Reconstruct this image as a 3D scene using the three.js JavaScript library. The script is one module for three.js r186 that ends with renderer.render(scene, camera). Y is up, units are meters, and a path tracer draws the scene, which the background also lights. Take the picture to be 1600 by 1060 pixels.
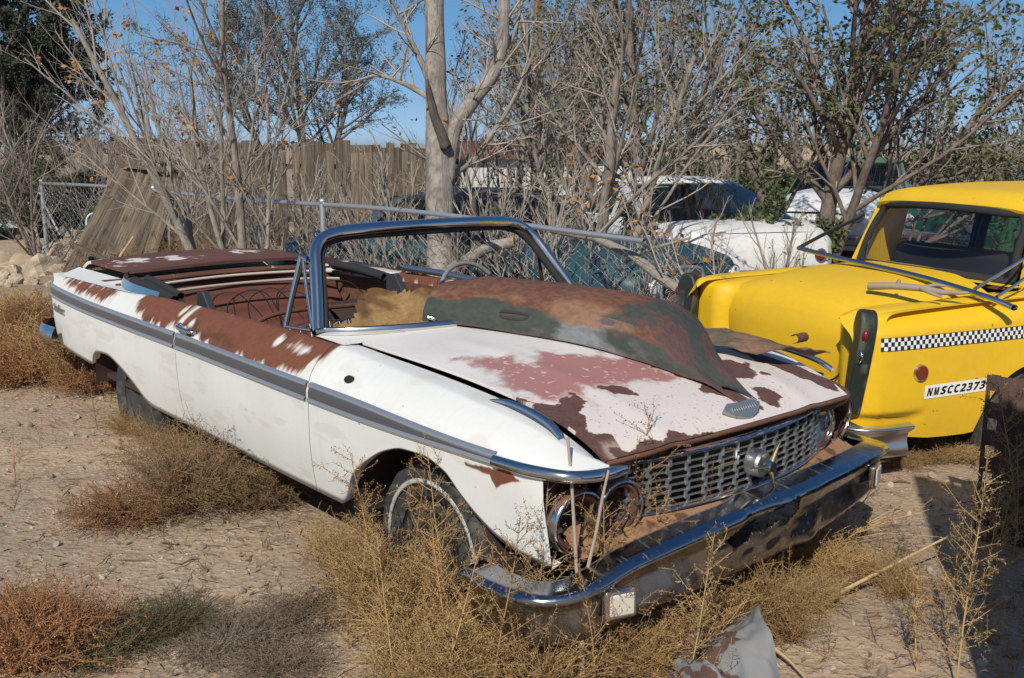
import * as THREE from 'three';
import { mergeGeometries } from 'three/addons/utils/BufferGeometryUtils.js';
import { RoundedBoxGeometry } from 'three/addons/geometries/RoundedBoxGeometry.js';
import { FontLoader } from 'three/addons/loaders/FontLoader.js';
import { TextGeometry } from 'three/addons/geometries/TextGeometry.js';

// ------------------------------------------------------------------ camera, sky, sun, exposure
const scene = new THREE.Scene();
const PW = 1600, PH = 1060, FOCAL = 1606;               // photograph size and focal length in its pixels
const CAM = new THREE.Vector3(3.09, 1.719, 2.955);
const camera = new THREE.PerspectiveCamera(36.53, PW / PH, 0.05, 900);
camera.position.copy(CAM);
const yaw = -139.906 * Math.PI / 180, pitch = 10.71 * Math.PI / 180;
const FWD = new THREE.Vector3(Math.cos(pitch) * Math.cos(yaw), -Math.sin(pitch), Math.cos(pitch) * Math.sin(yaw));
camera.up.set(0, 1, 0);
camera.lookAt(CAM.clone().add(FWD));
const RIGHT = new THREE.Vector3().crossVectors(FWD, new THREE.Vector3(0, 1, 0)).normalize();
const UP = new THREE.Vector3().crossVectors(RIGHT, FWD);

const SUN_EL = 40 * Math.PI / 180, SUN_AZ = 34 * Math.PI / 180;   // azimuth from +z towards +x
const SUN = new THREE.Vector3(Math.sin(SUN_AZ) * Math.cos(SUN_EL), Math.sin(SUN_EL), Math.cos(SUN_AZ) * Math.cos(SUN_EL));
{ // clear desert sky: deep blue overhead, paler at the horizon, a mild brightening round the sun
  const w = 512, h = 256, d = new Float32Array(w * h * 4);
  const zen = [0.036, 0.100, 0.26], mid = [0.165, 0.44, 0.79], hor = [0.48, 0.66, 0.82];
  for (let j = 0; j < h; j++) for (let i = 0; i < w; i++) {
    const el = ((j + .5) / h - .5) * Math.PI, az = ((i + .5) / w - .5) * 2 * Math.PI;
    const e = Math.max(0, Math.sin(el)), a = Math.pow(1 - e, 3), b = Math.pow(1 - e, 18);
    const v = [Math.cos(el) * Math.cos(az), Math.sin(el), Math.cos(el) * Math.sin(az)];
    const c = Math.max(0, v[0] * SUN.x + v[1] * SUN.y + v[2] * SUN.z), g = .35 * Math.pow(c, 12) + .11 * Math.pow(c, 3);
    for (let k = 0; k < 3; k++) {
      let s = zen[k] + (mid[k] - zen[k]) * a; s += (hor[k] - s) * b * .8;
      s += g * [1, .95, .85][k];
      if (el < 0) s = [0.28, .24, .19][k];
      d[(j * w + i) * 4 + k] = s;
    }
    d[(j * w + i) * 4 + 3] = 1;
  }
  const t = new THREE.DataTexture(d, w, h, THREE.RGBAFormat, THREE.FloatType);
  t.mapping = THREE.EquirectangularReflectionMapping; t.magFilter = THREE.LinearFilter; t.needsUpdate = true;
  scene.background = t; scene.environment = t;
}
scene.backgroundIntensity = 1; scene.environmentIntensity = 1;
const sun = new THREE.DirectionalLight(new THREE.Color(1, .945, .85), 4.5);
sun.position.copy(SUN).multiplyScalar(40); sun.target.position.set(0, 0, 0);
sun.castShadow = true; sun.shadow.mapSize.set(4096, 4096);
Object.assign(sun.shadow.camera, { left: -25, right: 25, top: 25, bottom: -25, near: 1, far: 120 });
scene.add(sun, sun.target);
const renderer = new THREE.WebGLRenderer({ antialias: true });
renderer.toneMapping = THREE.LinearToneMapping;
renderer.toneMappingExposure = .97;
renderer.shadowMap.enabled = true;

// ------------------------------------------------------------------ helpers
function rng(seed) { let a = seed >>> 0; return () => { a |= 0; a = a + 0x6D2B79F5 | 0; let t = Math.imul(a ^ a >>> 15, 1 | a); t = t + Math.imul(t ^ t >>> 7, 61 | t) ^ t; return ((t ^ t >>> 14) >>> 0) / 4294967296; }; }
const V = (x, y, z) => new THREE.Vector3(x, y, z);
const lerp = (a, b, t) => a + (b - a) * t, clamp = (x, a = 0, b = 1) => Math.min(b, Math.max(a, x));
const sstep = (a, b, x) => { const t = clamp((x - a) / (b - a)); return t * t * (3 - 2 * t); };
// value noise
const PERM = (() => { const r = rng(77), p = new Float32Array(65536); for (let i = 0; i < 65536; i++) p[i] = r() * 2 - 1; return p; })();
function n2(x, y, s = 0) {
  const xi = Math.floor(x), yi = Math.floor(y), fx = x - xi, fy = y - yi;
  const u = fx * fx * (3 - 2 * fx), v = fy * fy * (3 - 2 * fy);
  const h = (a, b) => PERM[((a * 73 + b * 12289 + s * 3571) ^ (a * b * 7 + b * 31)) & 65535];
  return lerp(lerp(h(xi, yi), h(xi + 1, yi), u), lerp(h(xi, yi + 1), h(xi + 1, yi + 1), u), v);
}
function fbm(x, y, o = 4, s = 0) { let a = .5, r = 0; for (let i = 0; i < o; i++) { r += a * n2(x, y, s + i); x *= 2.03; y *= 2.03; a *= .5; } return r; }
// table interpolation (monotone-ish Catmull-Rom)
function table(rows) {
  return x => {
    const n = rows.length; if (x <= rows[0][0]) return rows[0][1]; if (x >= rows[n - 1][0]) return rows[n - 1][1];
    let i = 0; while (rows[i + 1][0] < x) i++;
    const [x0, y0] = rows[i], [x1, y1] = rows[i + 1], h = x1 - x0, t = (x - x0) / h, d = (y1 - y0) / h;
    const sl = k => { if (k <= 0 || k >= n - 1) return d; const a = (rows[k][1] - rows[k - 1][1]) / (rows[k][0] - rows[k - 1][0]), b = (rows[k + 1][1] - rows[k][1]) / (rows[k + 1][0] - rows[k][0]); return a * b <= 0 ? 0 : 2 * a * b / (a + b); };
    const m0 = sl(i), m1 = sl(i + 1), t2 = t * t, t3 = t2 * t;
    return (2 * t3 - 3 * t2 + 1) * y0 + (t3 - 2 * t2 + t) * h * m0 + (-2 * t3 + 3 * t2) * y1 + (t3 - t2) * h * m1;
  };
}
// a photo pixel at a depth (metres along the view axis), or on the ground plane
function at(px, py, D) { return CAM.clone().addScaledVector(FWD, D).addScaledVector(RIGHT, (px - PW / 2) / FOCAL * D).addScaledVector(UP, -(py - PH / 2) / FOCAL * D); }
function onGround(px, py, y = 0) { const d = at(px, py, 1).sub(CAM), t = (y - CAM.y) / d.y; return CAM.clone().addScaledVector(d, t); }
function baseAt(px, D) { const p = at(px, PH / 2, D); const q = at(px, 9000, D).sub(p); const t = -p.y / q.y; const r = p.addScaledVector(q, t); r.y = groundY(r.x, r.z); return r; }

// geometry collector with per-vertex colours
class GB {
  constructor() { this.p = []; this.c = []; this.u = []; this.i = []; }
  v(x, y, z, c, u = 0, w = 0) { this.p.push(x, y, z); this.c.push(c[0], c[1], c[2]); this.u.push(u, w); return this.p.length / 3 - 1; }
  tube(pts, rad, sides, c, cap = true) {
    const n = pts.length; let prev = null, N = V(), Bn = V(), T = V();
    let L = 0;
    for (let k = 0; k < n; k++) {
      T.subVectors(pts[Math.min(n - 1, k + 1)], pts[Math.max(0, k - 1)]).normalize();
      if (!prev) { N.set(Math.abs(T.y) < .9 ? 0 : 1, Math.abs(T.y) < .9 ? 1 : 0, 0); N.addScaledVector(T, -N.dot(T)).normalize(); }
      else N.addScaledVector(T, -N.dot(T)).normalize();
      prev = N; Bn.crossVectors(T, N);
      if (k) L += pts[k].distanceTo(pts[k - 1]);
      const r = typeof rad === 'function' ? rad(k / (n - 1)) : Array.isArray(rad) ? rad[k] : rad;
      for (let s = 0; s < sides; s++) {
        const a = s / sides * Math.PI * 2, ca = Math.cos(a) * r, sa = Math.sin(a) * r;
        const id = this.v(pts[k].x + N.x * ca + Bn.x * sa, pts[k].y + N.y * ca + Bn.y * sa, pts[k].z + N.z * ca + Bn.z * sa, c, s / sides * r * 6.28, L);
        if (k) { const b = id - s - sides, a0 = b + s, a1 = b + (s + 1) % sides, b0 = id, b1 = id - s + (s + 1) % sides; this.i.push(a0, a1, b1, a0, b1, b0); }
      }
    }
    if (cap) { const m = this.p.length / 3 - sides; for (let s = 1; s < sides - 1; s++) this.i.push(m, m + s, m + s + 1); const m0 = m - (n - 1) * sides; for (let s = 1; s < sides - 1; s++) this.i.push(m0, m0 + s + 1, m0 + s); }
  }
  quad(a, b, c_, d, col) { const k = this.v(a.x, a.y, a.z, col, 0, 0); this.v(b.x, b.y, b.z, col, 1, 0); this.v(c_.x, c_.y, c_.z, col, 1, 1); this.v(d.x, d.y, d.z, col, 0, 1); this.i.push(k, k + 1, k + 2, k, k + 2, k + 3); }
  leaf(p, dir, up, len, wid, col) { // a folded four-point leaf
    const sx = V().crossVectors(dir, up).normalize().multiplyScalar(wid / 2), m = p.clone().addScaledVector(dir, len * .45), t = p.clone().addScaledVector(dir, len);
    const k = this.v(p.x, p.y, p.z, col); this.v(m.x + sx.x, m.y + sx.y, m.z + sx.z, col); this.v(t.x, t.y, t.z, col); this.v(m.x - sx.x, m.y - sx.y, m.z - sx.z, col);
    this.i.push(k, k + 1, k + 2, k, k + 2, k + 3);
  }
  geo() {
    const g = new THREE.BufferGeometry();
    g.setAttribute('position', new THREE.Float32BufferAttribute(this.p, 3)); g.setAttribute('color', new THREE.Float32BufferAttribute(this.c, 3)); g.setAttribute('uv', new THREE.Float32BufferAttribute(this.u, 2));
    g.setIndex(this.i); g.computeVertexNormals(); return g;
  }
}
// a surface patch; f(s,t) -> [x,y,z,u,v]; skip(i,j) leaves a cell out
function grid(nu, nv, f, skip) {
  const p = [], u = [], ix = [];
  for (let j = 0; j <= nv; j++) for (let i = 0; i <= nu; i++) { const q = f(i / nu, j / nv); p.push(q[0], q[1], q[2]); u.push(q[3] ?? i / nu, q[4] ?? j / nv); }
  for (let j = 0; j < nv; j++) for (let i = 0; i < nu; i++) { if (skip && skip((i + .5) / nu, (j + .5) / nv)) continue; const a = j * (nu + 1) + i, b = a + 1, c = a + nu + 1, d = c + 1; ix.push(a, b, d, a, d, c); }
  const g = new THREE.BufferGeometry();
  g.setAttribute('position', new THREE.Float32BufferAttribute(p, 3)); g.setAttribute('uv', new THREE.Float32BufferAttribute(u, 2)); g.setIndex(ix); g.computeVertexNormals(); return g;
}
// give a sheet thickness: a second skin t behind it, with rims
function thick(g, t) {
  const P = g.attributes.position, N = g.attributes.normal, U = g.attributes.uv, n = P.count, ix = Array.from(g.index.array), p = [], u = [];
  for (let i = 0; i < n; i++) { p.push(P.getX(i), P.getY(i), P.getZ(i)); u.push(U.getX(i), U.getY(i)); }
  for (let i = 0; i < n; i++) { p.push(P.getX(i) - N.getX(i) * t, P.getY(i) - N.getY(i) * t, P.getZ(i) - N.getZ(i) * t); u.push(U.getX(i), U.getY(i)); }
  const e = new Map(), out = ix.slice();
  for (let k = 0; k < ix.length; k += 3) { out.push(ix[k] + n, ix[k + 2] + n, ix[k + 1] + n); for (let q = 0; q < 3; q++) { const a = ix[k + q], b = ix[k + (q + 1) % 3], key = a < b ? a * 1e6 + b : b * 1e6 + a; e.has(key) ? e.set(key, null) : e.set(key, [a, b]); } }
  for (const v of e.values()) if (v) { // rim with its own vertices, so that the edge stays sharp
    const [a, b] = v, k = p.length / 3;
    for (const id of [a, b, b + n, a + n]) { p.push(p[id * 3], p[id * 3 + 1], p[id * 3 + 2]); u.push(u[id * 2], u[id * 2 + 1]); }
    out.push(k, k + 2, k + 1, k, k + 3, k + 2);
  }
  const h = new THREE.BufferGeometry();
  h.setAttribute('position', new THREE.Float32BufferAttribute(p, 3)); h.setAttribute('uv', new THREE.Float32BufferAttribute(u, 2)); h.setIndex(out); h.computeVertexNormals(); return h;
}
function tubeG(pts, r, sides = 8, closed = false, seg) { // smooth tube through points
  const c = new THREE.CatmullRomCurve3(pts.map(p => Array.isArray(p) ? V(...p) : p), closed, 'centripetal');
  return new THREE.TubeGeometry(c, seg ?? pts.length * 8, r, sides, closed);
}
function bar(a, b, w, h, up = V(0, 1, 0)) { // a box from a to b
  const A = Array.isArray(a) ? V(...a) : a, Bv = Array.isArray(b) ? V(...b) : b, L = A.distanceTo(Bv), g = new THREE.BoxGeometry(w, h, L);
  const m = new THREE.Matrix4().lookAt(Bv, A, up); m.setPosition(A.clone().lerp(Bv, .5)); g.applyMatrix4(m); return g;
}
function box(w, h, d, x, y, z, r = 0) { const g = r ? new RoundedBoxGeometry(w, h, d, 2, r) : new THREE.BoxGeometry(w, h, d); g.translate(x, y, z); return g; }
const strip = g => { const h = g.index ? g.toNonIndexed() : g.clone(); for (const k of Object.keys(h.attributes)) if (!['position', 'normal', 'uv'].includes(k)) h.deleteAttribute(k); return h; };
const join = list => list.length === 1 ? list[0] : mergeGeometries(list.map(strip));
const used = new Map();
function numbered(n) { const k = used.get(n) ?? 0; used.set(n, k + 1); return k ? `${n}_${String(k).padStart(3, '0')}` : n; }
function shadows(o) { o.castShadow = true; o.receiveShadow = true; return o; }
function thing(name, label, category, pos = [0, 0, 0], turn = 0, group) {
  const o = new THREE.Group(); o.name = numbered(name); scene.add(o); o.position.set(...(pos.isVector3 ? pos.toArray() : pos)); o.rotation.y = turn;
  o.userData = { label, category }; if (group) o.userData.group = group; return o;
}
function obj(name, geos, mat, parent) { const m = shadows(new THREE.Mesh(Array.isArray(geos) ? join(geos) : geos, mat)); m.name = parent ? name : numbered(name); (parent || scene).add(m); return m; }
function solo(name, geos, mat, label, category, group, kind) { const m = obj(name, geos, mat); m.userData = { label, category }; if (group) m.userData.group = group; if (kind) m.userData.kind = kind; return m; }
function dup(o, label) { const r = o.clone(); r.name = numbered(o.name.replace(/_\d{3}$/, '')); r.userData = { ...o.userData }; if (label) r.userData.label = label; scene.add(r); return r; }
// computed textures: f(u,v) -> [r,g,b,roughness,height] in linear values
function tex(w, h, f, opt = {}) {
  const c = new Uint8Array(w * h * 4), r = new Uint8Array(w * h * 4), b = new Uint8Array(w * h * 4), s = x => { x = clamp(x); return (x <= .0031308 ? 12.92 * x : 1.055 * Math.pow(x, 1 / 2.4) - .055) * 255; };
  for (let j = 0; j < h; j++) for (let i = 0; i < w; i++) {
    const q = f((i + .5) / w, (j + .5) / h), k = (j * w + i) * 4;
    c[k] = s(q[0]); c[k + 1] = s(q[1]); c[k + 2] = s(q[2]); c[k + 3] = 255;
    r[k] = 255; r[k + 1] = clamp(q[3] ?? .7) * 255; r[k + 2] = clamp(q[5] ?? 0) * 255; r[k + 3] = 255;
    const e = clamp(q[4] ?? .5) * 255; b[k] = b[k + 1] = b[k + 2] = e; b[k + 3] = 255;
  }
  const mk = (d, srgb) => { const t = new THREE.DataTexture(d, w, h); t.magFilter = THREE.LinearFilter; t.minFilter = THREE.LinearMipmapLinearFilter; t.generateMipmaps = true; if (srgb) t.colorSpace = THREE.SRGBColorSpace; t.wrapS = t.wrapT = opt.clamp ? THREE.ClampToEdgeWrapping : THREE.RepeatWrapping; if (opt.repeat) t.repeat.set(...opt.repeat); t.needsUpdate = true; return t; };
  const m = { map: mk(c, true), roughnessMap: mk(r, false) };
  if (opt.bump) { m.bumpMap = mk(b, false); m.bumpScale = opt.bump; }
  if (opt.metal) m.metalnessMap = m.roughnessMap;
  return m;
}
const L = (r, g, b) => new THREE.Color().setRGB(r, g, b);
const std = (r, g, b, rough = .7, metal = 0, extra = {}) => new THREE.MeshStandardMaterial({ color: L(r, g, b), roughness: rough, metalness: metal, side: THREE.DoubleSide, ...extra });
const mapped = (t, extra = {}) => new THREE.MeshStandardMaterial({ ...t, color: 0xffffff, roughness: 1, metalness: t.metalnessMap ? 1 : 0, side: THREE.DoubleSide, ...extra });
// rust: signed distance to polygons with a ragged edge
function polyDist(P, x, y) { // >0 inside
  let d = 1e9, ins = false;
  for (let i = 0, j = P.length - 1; i < P.length; j = i++) {
    const [ax, ay] = P[i], [bx, by] = P[j], ex = bx - ax, ey = by - ay, t = clamp(((x - ax) * ex + (y - ay) * ey) / (ex * ex + ey * ey + 1e-12)), qx = ax + t * ex - x, qy = ay + t * ey - y;
    d = Math.min(d, qx * qx + qy * qy);
    if ((ay > y) !== (by > y) && x < (bx - ax) * (y - ay) / (by - ay) + ax) ins = !ins;
  }
  d = Math.sqrt(d); return ins ? d : -d;
}
const mixc = (a, b, t) => [lerp(a[0], b[0], t), lerp(a[1], b[1], t), lerp(a[2], b[2], t), lerp(a[3], b[3], t)];

// ------------------------------------------------------------------ shared materials
const M = {
  chrome: std(.62, .61, .59, .17, 1), chromeDull: null, steel: std(.45, .45, .44, .42, 1), black: std(.012, .012, .013, .75), rubber: std(.02, .02, .021, .85),
  redGlass: new THREE.MeshPhysicalMaterial({ color: L(.17, .010, .008), roughness: .25, clearcoat: 1 }),
  glass: new THREE.MeshPhysicalMaterial({ color: L(.86, .88, .87), roughness: .03, transmission: 1, thickness: 0, ior: 1.5, side: THREE.DoubleSide }),
  trim: std(.66, .65, .62, .40, .85), galv: std(.50, .52, .54, .48, .75),
};
{ const t = tex(512, 512, (u, v) => { const a = fbm(u * 30, v * 30, 4, 3), b = fbm(u * 6, v * 6, 4, 9), rust = sstep(.18, .3, b + a * .35); const c = mixc([.55, .56, .57, .17 + Math.abs(a) * .25], [.16, .075, .035, .85], rust); return [...c, .5, 1 - rust]; }, { metal: true }); M.chromeDull = mapped(t); }
{ const t = tex(512, 512, (u, v) => { const a = fbm(u * 8, v * 8, 5, 21), b = fbm(u * 46, v * 46, 3, 5); const c = mixc([.085, .034, .022, .88], [.17, .075, .04, .92], clamp(.5 + a * 1.3 + b * .5)); return [...c, .5 + a * .4 + b * .3]; }, { bump: .002 }); M.rust = mapped(t); }
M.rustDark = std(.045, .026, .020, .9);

// ------------------------------------------------------------------ ground
function groundY(x, z) {
  const near = Math.exp(-((x + 1) ** 2 + (z) ** 2) / 30);
  let y = .10 * fbm(x * .22 + 4, z * .22, 3, 2) * (1 - near * .8) + .05 * fbm(x * .9, z * .9, 3, 8) * (.5 + .5 * (1 - near)) + .012 * fbm(x * 4, z * 4, 2, 4);
  return y - .008;
}
{ // one sheet, fine near the cars and coarse towards the horizon
  const n = 300, p = [], c = [], u = [], ix = [], f = s => Math.sinh(s * 5.5) * 3;
  for (let j = 0; j <= n; j++) for (let i = 0; i <= n; i++) {
    const x = -2 + f(i / n * 2 - 1), z = -1 + f(j / n * 2 - 1), far = sstep(20, 80, Math.hypot(x, z));
    p.push(x, groundY(x, z) * (1 - far), z); u.push(x / 2.6, z / 2.6);
    const a = fbm(x * .5, z * .5, 4, 31), b = fbm(x * 2.2, z * 2.2, 3, 37), k = 1 + a * .35 + b * .22;
    c.push(k, k * (1 - a * .06), k * (1 - a * .12));
    if (i < n && j < n) { const q = j * (n + 1) + i; ix.push(q, q + n + 1, q + 1, q + 1, q + n + 1, q + n + 2); }
  }
  const g = new THREE.BufferGeometry(); g.setAttribute('position', new THREE.Float32BufferAttribute(p, 3)); g.setAttribute('color', new THREE.Float32BufferAttribute(c, 3)); g.setAttribute('uv', new THREE.Float32BufferAttribute(u, 2)); g.setIndex(ix); g.computeVertexNormals();
  const wrap = (f_, u_, v_) => { const a = f_(u_, v_), b = f_(u_ - 1, v_), c_ = f_(u_, v_ - 1), d = f_(u_ - 1, v_ - 1); return lerp(lerp(a, b, sstep(.85, 1, u_)), lerp(c_, d, sstep(.85, 1, u_)), sstep(.85, 1, v_)); };
  const t = tex(1536, 1536, (a, b) => {
    const lo = wrap((x, y) => fbm(x * 9, y * 9, 5, 41), a, b), hi = wrap((x, y) => fbm(x * 120, y * 120, 3, 47), a, b), gr = wrap((x, y) => n2(x * 400, y * 400, 51), a, b);
    const peb = sstep(.42, .5, wrap((x, y) => n2(x * 150, y * 150, 57), a, b) * .6 + hi * .5);
    const org = sstep(.10, .38, lo + hi * .4);
    let k = mixc([.335, .240, .155, .95], [.40, .295, .20, .95], clamp(.5 + lo * 1.2)); k = mixc(k, [.20, .145, .10, .97], org * .45); k = mixc(k, [.42, .36, .30, .9], peb * .6);
    const m = 1 + hi * .3 + gr * .10; return [k[0] * m, k[1] * m, k[2] * m, k[3], .45 + lo * .3 + hi * .5 + peb * .25];
  }, { bump: .012 });
  const m = obj('ground', g, mapped(t, { vertexColors: true })); m.userData.kind = 'structure';
}

// ------------------------------------------------------------------ white convertible (x forward from the front axle, z to the car's right)
const CARY = -.051;
const ford = thing('convertible_car', 'derelict white two-door convertible, rusted along the doors and deck, top gone', 'car', [0, CARY, 0]);
const F = {
  yS: table([[-4.35, .80], [-3.15, .79], [-1.95, .79], [-.57, .775], [.37, .765], [.9, .762]]),
  zM: table([[-4.36, .80], [-4.32, .865], [-4.15, .90], [-3.6, .935], [-2.9, .955], [-1.2, .965], [0, .955], [.45, .94], [.68, .922], [.80, .895], [.86, .85], [.885, .78], [.892, .70]]),
  yT: table([[-4.36, .83], [-4.30, .885], [-4.1, .897], [-3.5, .91], [-2.9, .925], [-2.3, .95], [-1.35, .955], [-.6, .945], [-.3, .93], [0, .915], [.4, .885], [.65, .852], [.78, .822], [.86, .79], [.892, .77]]),
  zT: table([[-4.36, .78], [-4.25, .82], [-3.5, .845], [-2.9, .85], [-2.4, .83], [-1.35, .80], [-.6, .785], [0, .80], [.4, .80], [.7, .79], [.82, .765], [.892, .70]]),
  yB: table([[-4.36, .47], [-4.2, .43], [-3.48, .42], [-3.40, .425], [-3.36, .47], [-3.24, .525], [-3.04, .54], [-2.84, .50], [-2.65, .425], [-2.5, .35], [-2.40, .335], [-.40, .335], [-.355, .36], [-.28, .48], [-.17, .57], [-.03, .65], [.09, .685], [.21, .69], [.33, .66], [.41, .60], [.49, .54], [.58, .485], [.68, .45], [.83, .42]]),
};
function sideZ(x, y) {
  const s = F.yS(x), m = F.zM(x);
  if (y <= s) { const d = (s - y) / .45; const tuck = x > .3 ? sstep(.3, .83, x) * .02 : 0; return m - .012 * d - .05 * Math.max(0, d - .35) ** 2 * 1.6 - tuck * sstep(.15, .6, d); }
  const q = clamp((y - s) / (F.yT(x) - s)); return m - (m - F.zT(x)) * (q * .25 + .75 * Math.pow(q, 2.4));
}
const SX0 = -4.5, SX1 = 1.0, SY0 = .25, SY1 = 1.05, suv = (x, y) => [(x - SX0) / (SX1 - SX0), (y - SY0) / (SY1 - SY0)];
const seamF = y => y > .78 ? -.575 - (y - .78) / .17 * .075 : -.60 + (y - .33) / .45 * .025, seamR = y => y > .78 ? -1.945 - sstep(.78, .95, y) * .13 : -1.945;
// side panel between two seams; s=+1 right, -1 left
function sidePanel(xa, xb, s, nx, opts = {}) {
  const lo = 14, up = 12;
  const P = (x, y, zIn = 0) => [x, y, s * (sideZ(x, y) - zIn), ...suv(x, y)];
  const lower = grid(nx, lo + 1, (a, t) => {
    const j = Math.round(t * (lo + 1)), xm = lerp(xa(.5), xb(.5), a), yb = F.yB(xm), ys = F.yS(xm);
    if (j === 0) { const y = yb; const x = lerp(xa(y), xb(y), a); return [x, y + .012, s * (sideZ(x, y) - .045), ...suv(x, y)]; }
    const y = lerp(yb, ys, (j - 1) / lo), x = lerp(xa(y), xb(y), a); return P(x, y);
  });
  const upper = grid(nx, up + 2, (a, t) => {
    const j = Math.round(t * (up + 2)), xm = lerp(xa(.9), xb(.9), a), ys = F.yS(xm), yt = F.yT(xm);
    const q = Math.min(1, j / up), y = lerp(ys, yt, 1 - (1 - q) * (1 - q) * .35 - (1 - q) * .65), x = lerp(xa(y), xb(y), a), zz = sideZ(x, y);
    if (j === up + 1) return [x, yt - (opts.topIn ? opts.topIn(x)[1] * .4 : .012), s * (zz - (opts.topIn ? opts.topIn(x)[0] * .55 : .03)), ...suv(x, yt)];
    if (j === up + 2) return [x, yt - (opts.topIn ? opts.topIn(x)[1] : .06), s * (zz - (opts.topIn ? opts.topIn(x)[0] : .04)), ...suv(x, yt + .03)];
    return P(x, y);
  });
  return s > 0 ? [lower, upper] : [lower, upper].map(g => { const i = g.index.array; for (let k = 0; k < i.length; k += 3) { const q = i[k]; i[k] = i[k + 1]; i[k + 1] = q; } g.computeVertexNormals(); return g; });
}
// paint with rust: polygons in side coordinates (x, y)
const PAINT = [.68, .685, .65, .5], SURF = [.155, .052, .026, .88];
const RUST_SIDE = [
  [[-4.12, .90], [-3.9, .865], [-3.55, .84], [-3.2, .845], [-2.98, .90], [-3.05, .935], [-3.6, .93]],
  [[-2.62, .955], [-2.66, .90], [-2.52, .855], [-2.32, .822], [-2.10, .82], [-1.98, .86], [-1.98, 1.0], [-2.4, 1.0]],
  [[-1.93, 1.0], [-1.93, .86], [-1.84, .83], [-1.6, .81], [-1.3, .80], [-1.0, .80], [-.80, .81], [-.66, .84], [-.60, .90], [-.58, 1.0]],
  [[.40, .735], [.52, .737], [.66, .735], [.72, .715], [.66, .70], [.60, .665], [.57, .70], [.45, .69]],
];
const HOLES_SIDE = [[-1.88, .845, .03], [-1.84, .885, .022], [-2.02, .925, .016], [-1.0, .915, .014], [-.92, .912, .013], [-.83, .910, .018], [-.75, .908, .02]];
const sideTex = tex(2048, 384, (u, v) => {
  const x = SX0 + u * (SX1 - SX0), y = SY0 + v * (SY1 - SY0);
  const streak = fbm(x * 26, y * 7, 3, 61) * .055 + fbm(x * 70, y * 30, 2, 65) * .02, soft = fbm(x * 9, y * 9, 4, 69);
  let d = -1; RUST_SIDE.forEach((P, k) => { const q = polyDist(P, x, y); d = Math.max(d, k === 3 ? q * 1.0 - .01 : q); });
  for (const [hx, hy, r] of HOLES_SIDE) d = Math.min(d, Math.hypot((x - hx) * .8, (y - hy) * 1.5) - r * (1 + soft * .6) + .010);
  const near = x > .3;
  const m = sstep(near ? -.004 : -.014, near ? .004 : .02, d + (near ? soft * .03 : streak * .8) - .004);
  const stain = sstep(-.10, .0, d) * (1 - m) * clamp(.5 + soft) * (near ? .2 : .55);
  const chalk = fbm(x * 3, y * 3, 4, 73), fine = fbm(x * 90, y * 90, 2, 75), run = Math.max(0, n2(x * 38, y * 2.4, 77)) ** 3;
  let c = [PAINT[0] * (1 + chalk * .05 + fine * .03), PAINT[1] * (1 + chalk * .05 + fine * .03), PAINT[2] * (1 + chalk * .07 + fine * .03), PAINT[3] + chalk * .12];
  c = mixc(c, [.60, .50, .37, .6], stain); c = mixc(c, [.62, .55, .44, .6], run * .22);
  const caked = sstep(.22, .40, fbm(x * 6, y * 20, 4, 83)); c = mixc(c, [.50, .43, .34, .9], caked * .25);
  const chip = sstep(.86, .92, n2(x * 36, y * 36, 87) * .75 + fine * .5); c = mixc(c, [.24, .14, .10, .8], chip * .8);
  const rv = fbm(x * 6, y * 14, 4, 89), dark = sstep(.1, .5, rv + streak * 3);
  const r = mixc(SURF, near ? [.10, .045, .035, .9] : [.095, .036, .022, .9], dark), f2 = 1 + fine * .25; r[0] *= f2; r[1] *= f2; r[2] *= f2;
  return [...mixc(c, r, m), .5 + chalk * .1 - m * .3 + fine * .06];
}, { clamp: true, bump: .0012 });
M.side = mapped(sideTex);
const constX = x => () => x;
const flip = s => s > 0 ? '' : '';
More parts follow.
